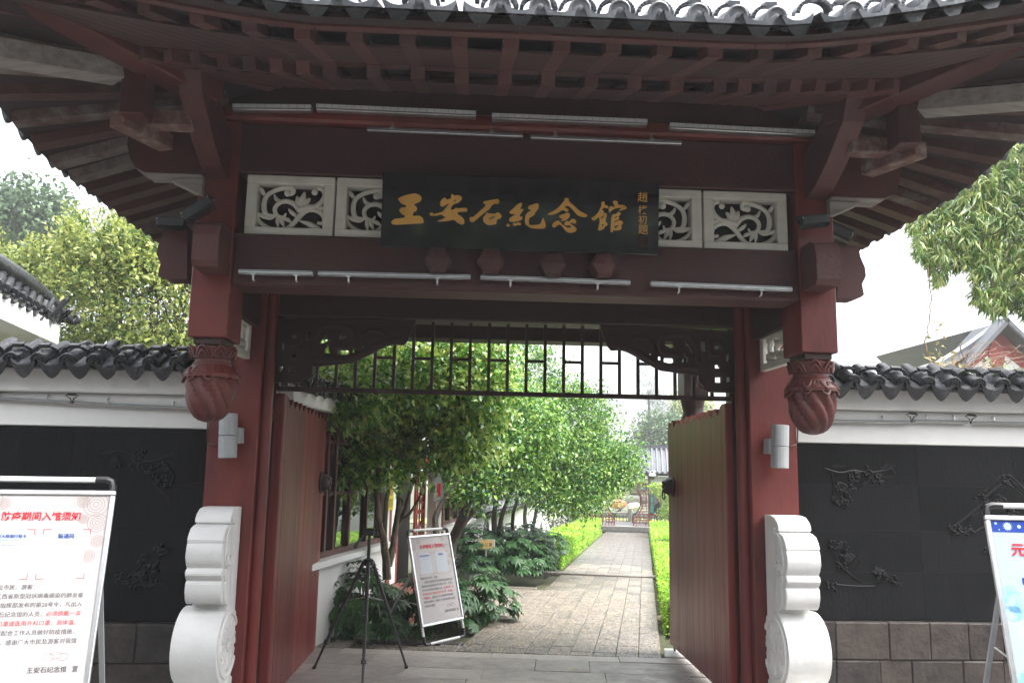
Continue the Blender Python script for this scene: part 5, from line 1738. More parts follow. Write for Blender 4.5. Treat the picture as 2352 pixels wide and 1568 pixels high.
# ------------------------------------------------------------------ small gold sign on a post
pb = PG(1115, 1338)
ub_ = pb.dot(GU)
pt_ = W8(1117, 1250, ub_)
gs = thing('post_sign', 'small gold sign with black characters on a thin steel post among the shrubs', 'sign', pb)
MB().tube([pb - Vector((0, 0, .1)), Vector((pb.x, pb.y, pt_.z - .05))], .013, 8).build('post', ALU, gs, True)
rx_ = Matrix.Translation(pt_) @ Matrix.Rotation(rad(-6), 4, 'Z') @ Matrix.Rotation(rad(-12), 4, 'X')
MB().box(-.135, .135, -.012, .012, -.085, .085, rx_).build('board', ALU, gs, bevel=.004)
MB().box(-.12, .12, -.0155, -.0122, -.07, .07, rx_).build('face', mat('pale_gold_sheet', (.52, .38, .16), (.47, .34, .14), rough=.35, scale=6), gs)
Rt = rx_ @ Matrix.Rotation(rad(90), 4, 'X')
for i, ch in enumerate('办公室'):
    put('character', text_mesh(ch, BLK, .012), gs, Rt @ Matrix.Translation((-.098 + .068 * i, -.024, .0165)) @ Matrix.Scale(.062, 4))

fl_ = MB()
for i in range(46):
    u, v = R.uniform(7.3, 16), R.uniform(-1.9, .12)
    if i > 32:
        p = Vector((R.uniform(-.9, 1.8), R.uniform(6.4, 7.4), .008))
    else:
        p = G(u, v, gz(u) + .012)
    a = R.uniform(0, 6.28)
    d, w = Vector((math.cos(a), math.sin(a), R.uniform(-.1, .3))), Vector((-math.sin(a), math.cos(a), R.uniform(0, .3)))
    fl_.add([p, p + d * .025 + w * .012, p + d * .055, p + d * .025 - w * .012], [(0, 1, 2), (0, 2, 3)])
kind(fl_.build('fallen_leaves', mat('fallen_leaf', (.4, .26, .05), (.25, .12, .04), (.3, .34, .06), rough=.4, island=True)), 'stuff')

# ------------------------------------------------------------------ low building left of the path
GLASS = mat('dark_reflecting_glass', (.012, .016, .016), (.02, .024, .024), rough=.03, spec=1.0, scale=2)
GLASS.node_tree.nodes['Principled BSDF'].inputs['IOR'].default_value = 2.4
FRM = mat('brown_window_frame', (.1, .028, .022), (.07, .02, .016), rough=.45, scale=8)
REDW = mat('red_lattice_wood', (.24, .045, .035), (.17, .032, .025), rough=.5, scale=8)
WALLW = mat('white_lime_wall', (.8, .8, .78), (.66, .67, .65), rough=.8, scale=1.3, bump=.15, bscale=12, wear=(.5, .51, .48), wear_scale=3, wear_amt=.7, stretch=(1, 1, .3))
hb = thing('side_building', 'low white building with dark glazed windows behind the trees, left of the path', 'building', G(10.5, -3.3, 0))
VB = -3.0
def gbox(v0, v1, u0, u1, z0, z1):
    return MB().box(v0, v1, u0, u1, z0, z1)
zs = .78
def bb(nm, m, *a, par=hb, bevel=.004):
    return MB().box(*a).build(nm, m, par, bevel=bevel, M=GM)
bb('base_wall', WALLW, VB - .02, VB + .0, 6.6, 9.95, -.3, zs - .06)
bb('base_wall', WALLW, VB - .02, VB + .0, 11.9, 14.5, -.4, zs - .06)
bb('sill', PLAST, VB - .1, VB + .1, 6.6, 9.6, zs - .06, zs)
bb('sill', PLAST, VB - .1, VB + .1, 12.1, 14.5, zs - .06, zs)
for u0, u1 in ((9.42, 9.62), (9.72, 9.92), (11.85, 12.2), (14.3, 14.5)):
    bb('pillar', WALLW, VB - .1, VB + .03, u0, u1, zs - .05 if u0 < 9.6 else -.3, 2.1)
bb('red_post', REDW, VB - .08, VB + .02, 9.625, 9.715, -.2, 2.1)
bb('red_post', REDW, VB - .02, VB + .05, 12.205, 12.27, -.2, 2.1)
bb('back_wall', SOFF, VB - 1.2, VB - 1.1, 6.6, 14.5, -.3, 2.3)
def window(u0, u1, muls, zt):
    w = bb('window', FRM, VB - .06, VB - .01, u0, u1, zs + .002, zs + .06)
    bb('head', FRM, VB - .06, VB - .01, u0, u1, zt - .08, zt, par=w)
    for k, u in enumerate(muls):
        bb('mullion', FRM, VB - .065, VB + .005, u - .022, u + .022, zs + .0605, zt - .0805, par=w)
    zr = PV(800, 1131, VB).z
    for z in (zr, zr + .5):
        for a, b in zip(muls, muls[1:]):
            bb('rail', FRM, VB - .05, VB - .012, a + .0225, b - .0225, z - .016, z + .016, par=w)
    for a, b in zip(muls, muls[1:]):
        j = R.uniform(-.006, .006)
        MB().box(VB - .042, VB - .036, a + .0225, b - .0225, zs + .0605, zt - .0805).build('pane', GLASS, w, M=GM @ Matrix.Translation((VB, (a + b) / 2, 0)) @ Matrix.Rotation(j, 4, 'Z') @ Matrix.Translation((-VB, -(a + b) / 2, 0)))
    # curled brackets under the head
    for a, b in zip(muls, muls[1:]):
        for u, s in ((a + .03, 1), (b - .03, -1)):
            m = MB()
            m.tube([(VB - .03, u, zt - .34), (VB - .03, u + s * .03, zt - .24), (VB - .03, u + s * .02, zt - .18), (VB - .03, u + s * .1, zt - .11)], [.012, .02, .014, .012], 5)
            m.build('curled_bracket', FRM, w, M=GM)
window(6.7, 9.4, [6.72, 7.25, 7.68, 7.9, 8.33, 8.88, 9.38], 2.1)
window(12.28, 14.3, [12.3, 12.85, 13.4, 13.85, 14.28], 2.1)
# doorway with lattice leaves
bb('door_head', REDW, VB - .2, VB + .06, 9.94, 11.84, 1.62, 1.78)
bb('upper_panel', REDW, VB - .3, VB - .25, 9.94, 11.84, 1.785, 2.1)
for u0, u1, vv in ((9.98, 10.5, VB - .12), (11.3, 11.82, VB - .12), (10.52, 11.28, VB - .5)):
    dl = MB().box(vv - .03, vv, u0, u0 + .06, -.2, 1.6)
    dl.box(vv - .03, vv, u1 - .06, u1, -.2, 1.6)
    for z in (-.2, .35, .5, 1.0, 1.54):
        dl.box(vv - .03, vv, u0 + .061, u1 - .061, z, z + .055)
    lo = dl.build('lattice_door', REDW if vv > VB - .3 else DARKW, hb, M=GM)
    g = MB()
    for k in range(1, 4):
        uu = u0 + (u1 - u0) * k / 4
        g.box(vv - .025, vv - .005, uu - .009, uu + .009, .556, 1.538)
    for z in (.7, .83, 1.14, 1.27, 1.4):
        g.box(vv - .024, vv - .006, u0 + .062, u1 - .062, z, z + .016)
    for z in (.76, 1.2):
        cu_ = (u0 + u1) / 2
        for a in range(4):
            d = Vector((0, math.cos(a * math.pi / 2), math.sin(a * math.pi / 2)))
            e = Vector((0, math.cos((a + 1) * math.pi / 2), math.sin((a + 1) * math.pi / 2)))
            g.bar(Vector((vv - .003, cu_, z + .05)) + d * .09, Vector((vv - .003, cu_, z + .05)) + e * .09, .014, .014, (1, 0, 0), False)
    g.build('door_lattice', REDW if vv > VB - .3 else DARKW, lo, M=GM)
    MB().box(vv - .028, vv - .005, u0 + .061, u1 - .061, -.14, .348).build('door_panel', REDW if vv > VB - .3 else DARKW, lo, M=GM)
bb('beam', DARKW, VB - .12, VB + .04, 6.5, 14.5, 2.1, 2.14)
bb('white_fascia', PLAST, VB - .1, VB + .12, 6.5, 14.6, 2.143, 2.27, bevel=.01)
m = MB()
m.add([tuple(G(u, v, z)) for u in (6.3, 14.8) for v, z in ((VB + .16, 2.3), (VB - 1.2, 2.6), (VB - 1.2, 2.5), (VB + .16, 2.272))], [(0, 1, 5, 4), (3, 7, 6, 2), (0, 4, 7, 3), (1, 2, 6, 5), (0, 3, 2, 1), (4, 5, 6, 7)])
m.build('roof', TILE, hb)
# doorstep boards, electric box, yellow plate
m = MB().box(VB + .03, VB + .42, 9.2, 9.9, -.15, .28)
tag(m.build('doorstep_ramp', mat('rust_red_board', (.17, .055, .03), (.11, .038, .025), rough=.6, scale=6), None, bevel=.01, M=GM), 'rust red low ramp box at the doorway of the low white building', 'ramp')
eb_ = thing('meter_box', 'grey wall box with a red sticker on the white pillar past the doorway', 'wall box', G(12.02, VB + .06, 1.15))
bx = PV(1003, 1122, VB + .04)
ux = bx.dot(GU)
MB().box(VB + .031, VB + .16, ux - .16, ux + .16, bx.z - .18, bx.z + .18).build('box', GREYP, eb_, bevel=.006, M=GM)
MB().box(VB + .085, VB + .14, ux - .1635, ux - .1602, bx.z - .1, bx.z + .08).build('red_sticker', INKR, eb_, M=GM)
yp = PV(898, 1141, VB + .04)
uy = yp.dot(GU)
yt = thing('warning_plate', 'yellow plate with two dark code squares on the white pillar before the doorway', 'plate', yp)
MB().box(VB + .032, VB + .04, uy - .11, uy + .11, yp.z - .15, yp.z + .15).build('plate', mat('yellow_sheet', (.75, .6, .03), rough=.4), yt, M=GM)
for dz in (-.07, .07):
    MB().box(VB + .0405, VB + .042, uy - .07, uy + .07, yp.z + dz - .05, yp.z + dz + .05).build('dark_square', mat('ochre_print', (.35, .28, .03), rough=.5), yt, M=GM)

# ------------------------------------------------------------------ white garden wall with shaped windows
gw = thing('path_wall', 'long white tile-capped garden wall with shaped dark windows, left of the path', 'garden wall', G(24, VB - .1, -.3))
ZW = .77
def wall_run(v, u0, u1, z1_, wins, par, th=.22, face=1):
    seg = []
    m = MB()
    m.box(min(v, v - face * th), max(v, v - face * th), u0, u1, -1.2, z1_)
    m.build('wall', WALLW, par, M=GM)
    sh = [(-.26, -.3), (.26, -.3), (.26, .05), (.2, .1), (.2, .2), (.12, .26), (.12, .31), (-.12, .31), (-.12, .26), (-.2, .2), (-.2, .1), (-.26, .05)]
    for (u, z, mm, sc) in wins:
        lp = [(a * sc, b * sc) for a, b in sh]
        inn = [(a * .8, b * .82) for a, b in lp]
        f = MB().prism([lp, inn[::-1]], lambda a, c: GM @ Vector((v + face * .035, u + a, z + c)), lambda a, c: GM @ Vector((v + face * .001, u + a, z + c)))
        fo = f.build('wall_window', PEBW, par, fix=True)
        MB().prism([inn], lambda a, c: GM @ Vector((v + face * .006, u + a, z + c)), lambda a, c: GM @ Vector((v + face * .002, u + a, z + c))).build('dark_opening', mm, fo, fix=True)
PEBW = mat('grey_window_rim', (.4, .4, .38), rough=.7, scale=8)
VOID = mat('dark_opening', (.01, .011, .012), rough=.8)
SHUT = mat('red_brown_shutter', (.16, .035, .028), (.1, .025, .02), rough=.6, scale=8)
wins = []
for x, y, mm in ((1115, 1228, VOID), (1150, 1234, VOID), (1174, 1231, SHUT), (1205, 1220, SHUT), (1241, 1218, SHUT), (1269, 1203, SHUT), (1288, 1198, SHUT)):
    p = PV(x, y, VB)
    wins.append((p.dot(GU), p.z, mm, 1.0))
wall_run(VB, 14.51, 34.5, ZW, wins, gw)
def cap_tiles(v, u0, u1, z, par, face=1, sp_=.21, every=1):
    MB().box(min(v + face * .1, v - face * .35), max(v + face * .1, v - face * .35), u0, u1, z, z + .05).build('cap_bed', TILE, par, M=GM)
    u = u0 + .1
    base = Matrix(((GU.x * -face, -face * GV.x, 0, 0), (GU.y * -face, -face * GV.y, 0, 0), (0, 0, 1, 0), (0, 0, 0, 1)))
    sl = Matrix.Rotation(rad(24), 4, 'X')
    k = 0
    while u < u1:
        j = Matrix.Rotation(R.uniform(-.06, .06), 4, 'Z')
        put('round_tile', WT, par, Matrix.Translation(G(u, v + face * .22, z + .07)) @ base @ sl @ j)
        put('drip_tile', WD, par, Matrix.Translation(G(u + sp_ / 2, v + face * .23, z + .035)) @ base @ sl @ j)
        u += sp_
    MB().box(min(v - face * .0, v - face * .25), max(v - face * .0, v - face * .25), u0, u1, z + .12, z + .27).build('cap_ridge', TILE, par, bevel=.02, M=GM)
cap_tiles(VB, 14.55, 25.5, ZW, gw)
MB().box(VB - .3, VB + .22, 25.55, 34.5, ZW, ZW + .12).build('far_cap', TILE, gw, bevel=.03, M=GM)

uu = 6.7
base_ = Matrix(((-GU.x, -GV.x, 0, 0), (-GU.y, -GV.y, 0, 0), (0, 0, 1, 0), (0, 0, 0, 1)))
while uu < 14.6:
    put('round_tile', WT, hb, Matrix.Translation(G(uu, VB + .2, 2.35)) @ base_ @ Matrix.Rotation(rad(14), 4, 'X'))
    put('drip_tile', WD, hb, Matrix.Translation(G(uu + .105, VB + .21, 2.32)) @ base_ @ Matrix.Rotation(rad(14), 4, 'X'))
    uu += .21
# low wall along the right side (seen only as a reflection in the window panes)
rw = thing('path_wall', 'low white tile-capped garden wall right of the path, reflected in the windows of the low building', 'garden wall', G(22, 3.2, -.4))
PALEO = mat('mirror_window', (.05, .06, .02), (.09, .05, .03), rough=.3, scale=3)
wall_run(3.1, 8, 40, .42, [(u, -.12 - .02 * (u - 14), PALEO, 1.15) for u in (12, 16.2, 20.4, 24.6, 28.8)], rw, .22, -1)
MB().box(3.0, 3.5, 8, 40, .42, .62).build('far_cap', TILE, rw, bevel=.05, M=GM)

# ------------------------------------------------------------------ pavilion with round lattice screen at the path's end
UP = 34.0
pav = thing('garden_corridor', 'red posted garden corridor with round moon gate lattice screen at the path end', 'pavilion', G(UP, -.8, gz(UP)))
def QP(x, y, u=UP):
    p = W8(x, y, u)
    return p.dot(GV), p.z
def pb_(nm, m, xa, ya, xb, yb, u0, u1, par=pav, bevel=0):
    va, za = QP(xa, ya, UP)[0], QP(1433, ya, UP)[1]
    vb, zb_ = QP(xb, yb, UP)[0], QP(1433, yb, UP)[1]
    return MB().box(min(va, vb), max(va, vb), u0, u1, min(za, zb_), max(za, zb_)).build(nm, m, par, bevel=bevel, M=GM)
pb_('platform', mat('dark_step_stone', (.16, .155, .145), (.1, .096, .09), rough=.6, scale=6), 1180, 1217, 1700, 1208, UP - .3, UP + 2.6)
pb_('floor', mat('pale_floor', (.78, .76, .74), rough=.5), 1180, 1208, 1700, 1207, UP - .2, UP + 2.6)
for x in (1374.5, 1491.5, 1582, 1290):
    pb_('post', REDW, x - 2.2, 1208, x + 2.2, 1092, UP - .06, UP + .06)
    pb_('post', DARKW, x - 2.2, 1206, x + 2.2, 1092, UP + 2.2, UP + 2.3)
def screen(u, dx, m, par):
    vL, zB = QP(1377 + dx, 1208)
    vR, zT = QP(1489.5 + dx, 1110)
    vc, zc_ = QP(1433 + dx, 1154)
    r_ = abs(QP(1475 + dx, 1154)[0] - vc)
    fr = MB()
    n = 40
    pts = []
    a0 = -math.pi / 2 + .56
    for i in range(n + 1):
        a = a0 + (2 * math.pi - 1.12) * i / n
        pts.append((vc + r_ * math.cos(a), zc_ + r_ * math.sin(a)))
    for (a, b) in zip(pts, pts[1:]):
        fr.bar((a[0], u, a[1]), (b[0], u, b[1]), .05, .05, (0, 1, 0), False)
    for p in (pts[0], pts[-1]):
        fr.box(p[0] - .025, p[0] + .025, u - .025, u + .025, zB, p[1])
        s_ = 1 if p[0] > vc else -1
        fr.box(*sorted((p[0], vR if s_ > 0 else vL)), u - .025, u + .025, zB, zB + .05)
    for z in (zT,):
        fr.box(vL, vR, u - .03, u + .03, z - .03, z + .03)
    so = fr.build('lattice_screen', m, par, M=GM, fix=True)
    g = MB()
    st = .115
    nx = int((vR - vL) / st)
    inside = lambda v, z: (v - vc) ** 2 + (z - zc_) ** 2 < (r_ - .01) ** 2 or (abs(v - vc) < abs(pts[0][0] - vc) and z < zc_)
    rr = random.Random(3)
    zs_ = []
    z = zB + .05
    while z < zT:
        zs_.append(z)
        z += st
    for i in range(nx + 1):
        v = vL + (vR - vL) * i / nx
        for z in zs_:
            if not inside(v, z + st / 2) and rr.random() < .78:
                g.box(v - .013, v + .013, u - .014, u + .012, z, z + st)
            if not inside(v + st / 2, z) and rr.random() < .78 and v < vR - .02:
                g.box(v, v + st, u - .011, u + .011, z - .013, z + .013)
    g.build('lattice_bars', m, so, M=GM)['kind'] = 'stuff'
screen(UP, 0, REDW, pav)
screen(UP + 2.2, -4, DARKW, pav)
pb_('upper_panel', WALLW, 1180, 1109, 1700, 1092, UP - .02, UP + .02)
pb_('eave_board', DARKW, 1180, 1091, 1700, 1083, UP - .5, UP + .1)
for a, b in ((1290, 1372), (1494, 1581)):
    rl = MB()
    va, zt2 = QP(a, 1180)
    vb, zb2 = QP(b, 1206)
    rl.box(va, vb, UP - .05, UP + .05, zt2 - .06, zt2)
    rl.box(va, vb, UP - .03, UP + .03, zb2 + .1, zb2 + .14)
    ro_ = rl.build('railing', REDW, pav, M=GM)
    g = MB()
    k = int((vb - va) / .1)
    for i in range(k):
        v = va + (vb - va) * (i + .5) / k
        g.box(v - .01, v + .01, UP - .015, UP + .015, zb2 + .14, zt2 - .06)
    g.build('railing_bars', DARKW, ro_, M=GM)['kind'] = 'stuff'
# its roof: bed and tile rows
ve0, ze = QP(1180, 1080)
ve1, _z = QP(1700, 1080)
zr_ = W8(1500, 1030, UP + 1.6).z
m = MB()
m.add([(v, u, z) for v in (ve0, ve1) for u, z in ((UP - .7, ze), (UP + 1.6, zr_), (UP + 3.9, ze), (UP + 1.6, zr_ - .15))], [(0, 4, 5, 1), (1, 5, 6, 2), (0, 3, 7, 4), (3, 2, 6, 7), (0, 1, 2, 3), (4, 7, 6, 5)])
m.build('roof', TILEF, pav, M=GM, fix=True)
i = 0
v = ve0
while v < ve1:
    if 1380 < 1176 or True:
        t = MB().tube([(v, UP - .72, ze + .02), (v, UP + .45, ze + (zr_ - ze) * .47), (v, UP + 1.6, zr_ + .03)], .055, 6)
        t.build('tile_row', TILEF, pav, True, M=GM)
    v += .2
MB().box(ve0, ve1, UP + 1.5, UP + 1.7, zr_, zr_ + .14).build('ridge', TILEF, pav, M=GM)
# couplet board, dome camera
cv, ct = QP(1497, 1108)
_, cb_ = QP(1497, 1180)
cp = thing('couplet_board', 'narrow black couplet board with green characters on the corridor post', 'couplet board', GM @ Vector((cv, UP - .1, cb_)))
MB().box(cv - .09, cv + .09, UP - .12, UP - .08, cb_, ct).build('board', BLK, cp, bevel=.01, M=GM)
GRN = flat('green_character_paint', (.03, .4, .3))
for i, ch in enumerate('清操大雅儒学之风范'):
    zz = ct - (ct - cb_) * (i + .75) / 9.4
    p = GM @ Vector((cv - .065, UP - .125, zz - .02))
    put('character', text_mesh(ch, GRN, .015), cp, Matrix.Translation(p) @ Matrix.Rotation(-TH, 4, 'Z') @ Matrix.Rotation(rad(90), 4, 'X') @ Matrix.Scale(.13, 4))
dc = W8(1498.5, 1092, UP - .6)
dm = thing('dome_camera', 'white dome security camera hanging at the corridor eave', 'security camera', dc)
MB().lathe([(.03, .2), (.06, .19), (.1, .13), (.15, .05), (.155, 0), (.13, -.02)], 14, Matrix.Translation(dc)).build('hood', WPLAS, dm, True)
MB().ball(dc + Vector((0, 0, -.06)), .1, n=12, m=8).build('lens_dome', BLK, dm, True)
MB().bar(dc + Vector((0, 0, .17)), dc + Vector((.5, .1, .2)), .06, .05).build('arm', WPLAS, dm)

# beyond the corridor
LAWN = mat('winter_lawn', (.3, .28, .08), (.2, .22, .06), rough=.9, scale=3, bump=.5)
kind(MB().add([tuple(G(u, v, gz(u) - .03)) for u, v in ((38.5, -12), (38.5, 14), (60, 14), (60, -12))], [(0, 1, 2, 3)]).build('lawn', LAWN), 'structure')
bal = thing('stone_balustrade', 'grey stone balustrade seen through the moon gate', 'balustrade', G(39, -.8, gz(39)))
STONEG = mat('grey_stone', (.3, .3, .28), (.2, .2, .19), rough=.8, scale=9)
zz0, zz1 = W8(1433, 1200, 39).z, W8(1433, 1176, 39).z
MB().box(-6, 5, 38.93, 39.07, zz1 - .08, zz1).build('rail', STONEG, bal, M=GM, bevel=.01)
MB().box(-6, 5, 38.93, 39.07, zz0, zz0 + .08).build('rail', STONEG, bal, M=GM, bevel=.01)
for v in (-5, -3.1, W8(1447, 1180, 39).dot(GV), 1.1, 3):
    MB().box(v - .1, v + .1, 38.9, 39.1, zz0 - .1, zz1 + .2).build('post', STONEG, bal, M=GM, bevel=.03)
g = MB()
for i in range(70):
    v = -6 + 11 * i / 70
    g.box(v - .02, v + .02, 38.97, 39.03, zz0 + .081, zz1 - .081)
g.build('bars', STONEG, bal, M=GM)['kind'] = 'stuff'
def rock(label, x, y, u, sx, sz_, m):
    p = W8(x, y, u)
    b = MB()
    b.ball(p, 1, sx, sx * .7, sz_, 12, 8)
    b.v = [(a + R.uniform(-.09, .09) * sx, c + R.uniform(-.09, .09) * sx, d + R.uniform(-.12, .12) * sz_) for a, c, d in b.v]
    tag(b.build('garden_rock', m, None, True), label, 'rock', 'rocks on the lawn beyond the moon gate')
rock('pale grey water-worn rock on the lawn, seen through the moon gate', 1457, 1162, 46, .42, .2, mat('pale_rock', (.55, .56, .57), (.3, .31, .32), rough=.7, scale=5, bump=.6))
rock('rust coloured mound left of the trunk behind the moon gate', 1421, 1157, 48, .5, .25, mat('rust_rock', (.42, .18, .09), (.3, .12, .06), rough=.8, scale=5, bump=.6))
rock('dark stone mound behind the pale rock beyond the moon gate', 1462, 1148, 52, .9, .3, STONEG)
bw = thing('far_hall', 'grey roofed hall far behind the moon gate', 'building', G(58, -.6, -1.5))
a, b = W8(1395, 1170, 58), W8(1500, 1128, 58)
MB().box(a.dot(GV) - 6, b.dot(GV) + 6, 58, 62, a.z, b.z).build('wall', WALLW, bw, M=GM)
MB().box(a.dot(GV) - 7, b.dot(GV) + 7, 57, 63, b.z, b.z + .8).build('roof', TILEF, bw, M=GM)
for k in range(8):
    v = a.dot(GV) - 4 + k * 1.4
    MB().box(v, v + .7, 57.93, 57.99, a.z + .2, b.z - .15).build('window', DARKW, bw, M=GM)
br_ = W8(1424, 1172, 43)
bd = MB()
bd.tube([br_ + Vector((-.16, 0, -.06)), br_ + Vector((-.05, 0, 0)), br_ + Vector((.05, 0, .06)), br_ + Vector((.1, 0, .13)), br_ + Vector((.14, 0, .14)), br_ + Vector((.2, 0, .13))], [.02, .07, .07, .035, .035, .008], 8)
bd.tube([br_ + Vector((-.02, .02, 0)), br_ + Vector((-.02, .02, -.18))], .012, 5)
bd.tube([br_ + Vector((.02, -.02, 0)), br_ + Vector((.02, -.02, -.18))], .012, 5)
tag(bd.build('bird', BLK, None, True), 'small dark bird figure on the lawn, seen through the moon gate', 'bird')

# person beyond the corridor, partly behind the twigs
pf_ = W8(1513, 1152, 38)
gzp = gz(38) - .05
hh = 1.05
person_h = pf_.z + .12 - gzp
pm_ = bpy.data.meshes.new('person')
k = person_h / 1.7
o0 = Vector((pf_.x, pf_.y, gzp))
jv = [(0, 0, .9, .13), (0, 0, 1.15, .125), (0, 0, 1.38, .14), (0, 0, 1.5, .055), (0, -.01, 1.62, .1), (.18, 0, 1.36, .06), (.22, .02, 1.1, .045), (.2, -.1, .9, .036), (-.18, 0, 1.36, .06), (-.22, .02, 1.1, .045), (-.18, -.14, .95, .036), (.09, 0, .85, .09), (.1, 0, .48, .065), (.1, .02, .08, .045), (.1, -.1, .03, .04), (-.09, 0, .85, .09), (-.1, -.03, .48, .065), (-.1, .0, .08, .045), (-.1, -.12, .03, .04)]
pe = [(0, 1), (1, 2), (2, 3), (3, 4), (2, 5), (5, 6), (6, 7), (2, 8), (8, 9), (9, 10), (0, 11), (11, 12), (12, 13), (13, 14), (0, 15), (15, 16), (16, 17), (17, 18)]
pm_.from_pydata([tuple(o0 + Vector(v[:3]) * k) for v in jv], pe, [])
po = put('person', pm_)
sk = po.modifiers.new('skin', 'SKIN')
pm_.skin_vertices[0].data[0].use_root = True
for i, v in enumerate(jv):
    pm_.skin_vertices[0].data[i].radius = (v[3] * k, v[3] * k)
po.modifiers.new('sub', 'SUBSURF').levels = 2
pm_.materials.append(flat('black_clothes', (.015, .016, .02), .8))
tag(po, 'person in black clothes standing beyond the corridor, half hidden by leafy twigs', 'person')
hd_ = o0 + Vector((0, -.02, 1.62)) * k
MB().ball(hd_ + Vector((0, -.03, -.01)) * k, .09 * k, .85, .9, 1.15, 10, 8).build('face', flat('skin', (.5, .32, .24), .5), po, True)
MB().ball(hd_ + Vector((0, .025, .03)) * k, .112 * k, .95, 1, 1.1, 10, 8).build('hair', flat('black_hair', (.01, .009, .009), .5), po, True)

# sapling with fresh twigs right of the couplet board
sb_ = W8(1560, 1215, 30)
tree('sapling', 'young sapling with fresh light green twigs right of the couplet board', 'tree', sb_, [([sb_, W8(1552, 1180, 30), W8(1540, 1150, 30), W8(1535, 1120, 30)], .03, .012)],
     [(W8(1525, 1130, 30), (.28, .3, .2), 40), (W8(1505, 1118, 30), (.2, .2, .1), 18), (W8(1535, 1160, 30), (.22, .3, .3), 30), (W8(1530, 1178, 30), (.25, .2, .12), 20)], 7, .05, .1, .04, mat('fresh_leaf', (.2, .38, .05), (.45, .55, .1), rough=.4, island=True, trans=.3), BARKD, None, 0, .1, 10, .01)
# small bare saplings by the white wall
for i, (x, yb_, yt_, u) in enumerate(((1266, 1245, 1205, 24), (1280, 1240, 1200, 26), (1294, 1232, 1198, 28))):
    a, b = W8(x, yb_, u), W8(x, yt_, u)
    m = MB()
    m.tube([a, a.lerp(b, .5), b], [.025, .02, .015], 6)
    for j in range(14):
        an = R.uniform(0, 6.28)
        m.tube([a.lerp(b, R.uniform(.55, 1)), b + Vector((.28 * math.cos(an), .28 * math.sin(an), R.uniform(-.05, .3)))], [.01, .004], 4)
    t = thing('sapling', ('nearest', 'middle', 'farthest')[i] + ' of three small bare standard saplings by the white wall', 'tree', a, 'bare saplings by the white wall')
    m.build('trunk', BARKD, t)
    crown('crown', [(b + Vector((0, 0, .08)), (.25, .25, .18), 14)], 4, .04, .06, .03, mat('dull_leaf', (.06, .08, .05), (.14, .15, .1), island=True), t)

# ------------------------------------------------------------------ distant trees
def far_tree(label, x, y, u, r_, n, per, L, leaf, grp='distant trees', trunk=True, spread=.25, W=.5):
    c = W8(x, y, u)
    b = Vector((c.x, c.y, -1.0))
    t = thing('distant_tree', label, 'tree', b, grp)
    m = MB()
    m.tube([b, b.lerp(c, .6), c], [.16, .12, .06], 6)
    m.build('trunk', BARKD, t, True)
    ells = r_ if isinstance(r_, list) else [(c, r_, n)]
    crown('crown', ells, per, spread, L, L * W, leaf, t, .2, .4)
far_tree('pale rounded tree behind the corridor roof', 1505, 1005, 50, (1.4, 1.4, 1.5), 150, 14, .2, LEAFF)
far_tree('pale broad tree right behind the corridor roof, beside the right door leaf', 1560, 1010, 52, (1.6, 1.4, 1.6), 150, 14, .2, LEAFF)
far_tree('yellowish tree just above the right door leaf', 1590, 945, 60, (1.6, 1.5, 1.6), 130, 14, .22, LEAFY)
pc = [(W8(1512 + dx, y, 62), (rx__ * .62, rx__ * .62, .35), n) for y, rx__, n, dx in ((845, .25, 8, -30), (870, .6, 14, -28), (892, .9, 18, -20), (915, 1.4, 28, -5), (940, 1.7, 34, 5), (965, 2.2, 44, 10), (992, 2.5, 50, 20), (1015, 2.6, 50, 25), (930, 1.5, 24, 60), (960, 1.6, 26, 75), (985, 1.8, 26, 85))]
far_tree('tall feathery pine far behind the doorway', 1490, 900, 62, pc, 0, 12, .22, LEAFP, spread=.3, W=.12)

# trees behind the left wall
for i, (lab, x, y, Y, r_, n) in enumerate((('yellow-green bushy tree behind the left wall, next to the gate', 385, 700, 11, (.75, .8, 1.0), 330), ('yellow-green bushy tree behind the left wall, tallest in the middle', 255, 690, 11.6, (.85, .9, 1.12), 420), ('yellow-green bushy tree behind the left wall, above the white roof corner', 110, 715, 12.4, (1.0, .9, 1.05), 420), ('yellow-green bushy tree at the left photo edge behind the white roof', -20, 730, 12.6, (.8, .9, .95), 300))):
    c = P(x, y, Y)
    b = Vector((c.x, c.y, 0))
    st_ = [([b, b.lerp(c, .5) + Vector((R.uniform(-.1, .1), 0, 0)), c + Vector((R.uniform(-.3, .3), 0, .4))], .06, .015) for _ in range(3)]
    ells = [(c, r_, int(n * .62))] + [(c + Vector((R.uniform(-1, 1) * r_[0] * .95, R.uniform(-.4, .4), r_[2] * R.uniform(.4, .9))), (.13, .13, R.uniform(.2, .4)), 14) for _ in range(16)] + [(c - Vector((0, 0, r_[2] * .8)), (r_[0], .7, .5), 120)]
    tree('bushy_tree', lab, 'tree', b, st_, ells, 13, .075, .075, .03, LEAFY, BARKD, 'bushy trees behind the left wall', 0, -.35, 46, .007)
c = P(55, 505, 30)
b = Vector((c.x, c.y, 0))
tree('tall_tree', 'hazy blue-green tall tree beyond the left bushes', 'tree', b, [([b, c], .25, .08)], [(c, (1.6, 1.5, 1.5), 190), (P(110, 530, 30), (.8, 1, 1), 70), (P(0, 560, 30), (1.6, 1.2, 1.5), 100)], 13, .25, .2, .1, LEAFF, BARKD, None, 0, .2, 20, .02)
b = P(270, 620, 20)
t = thing('bare_tree', 'bare twiggy tree against the white sky, left of the gate eaves', 'tree', (b.x, b.y, 0))
m = MB()
m.tube([(b.x, b.y, 0), b, P(268, 560, 20)], [.1, .06, .05], 6)
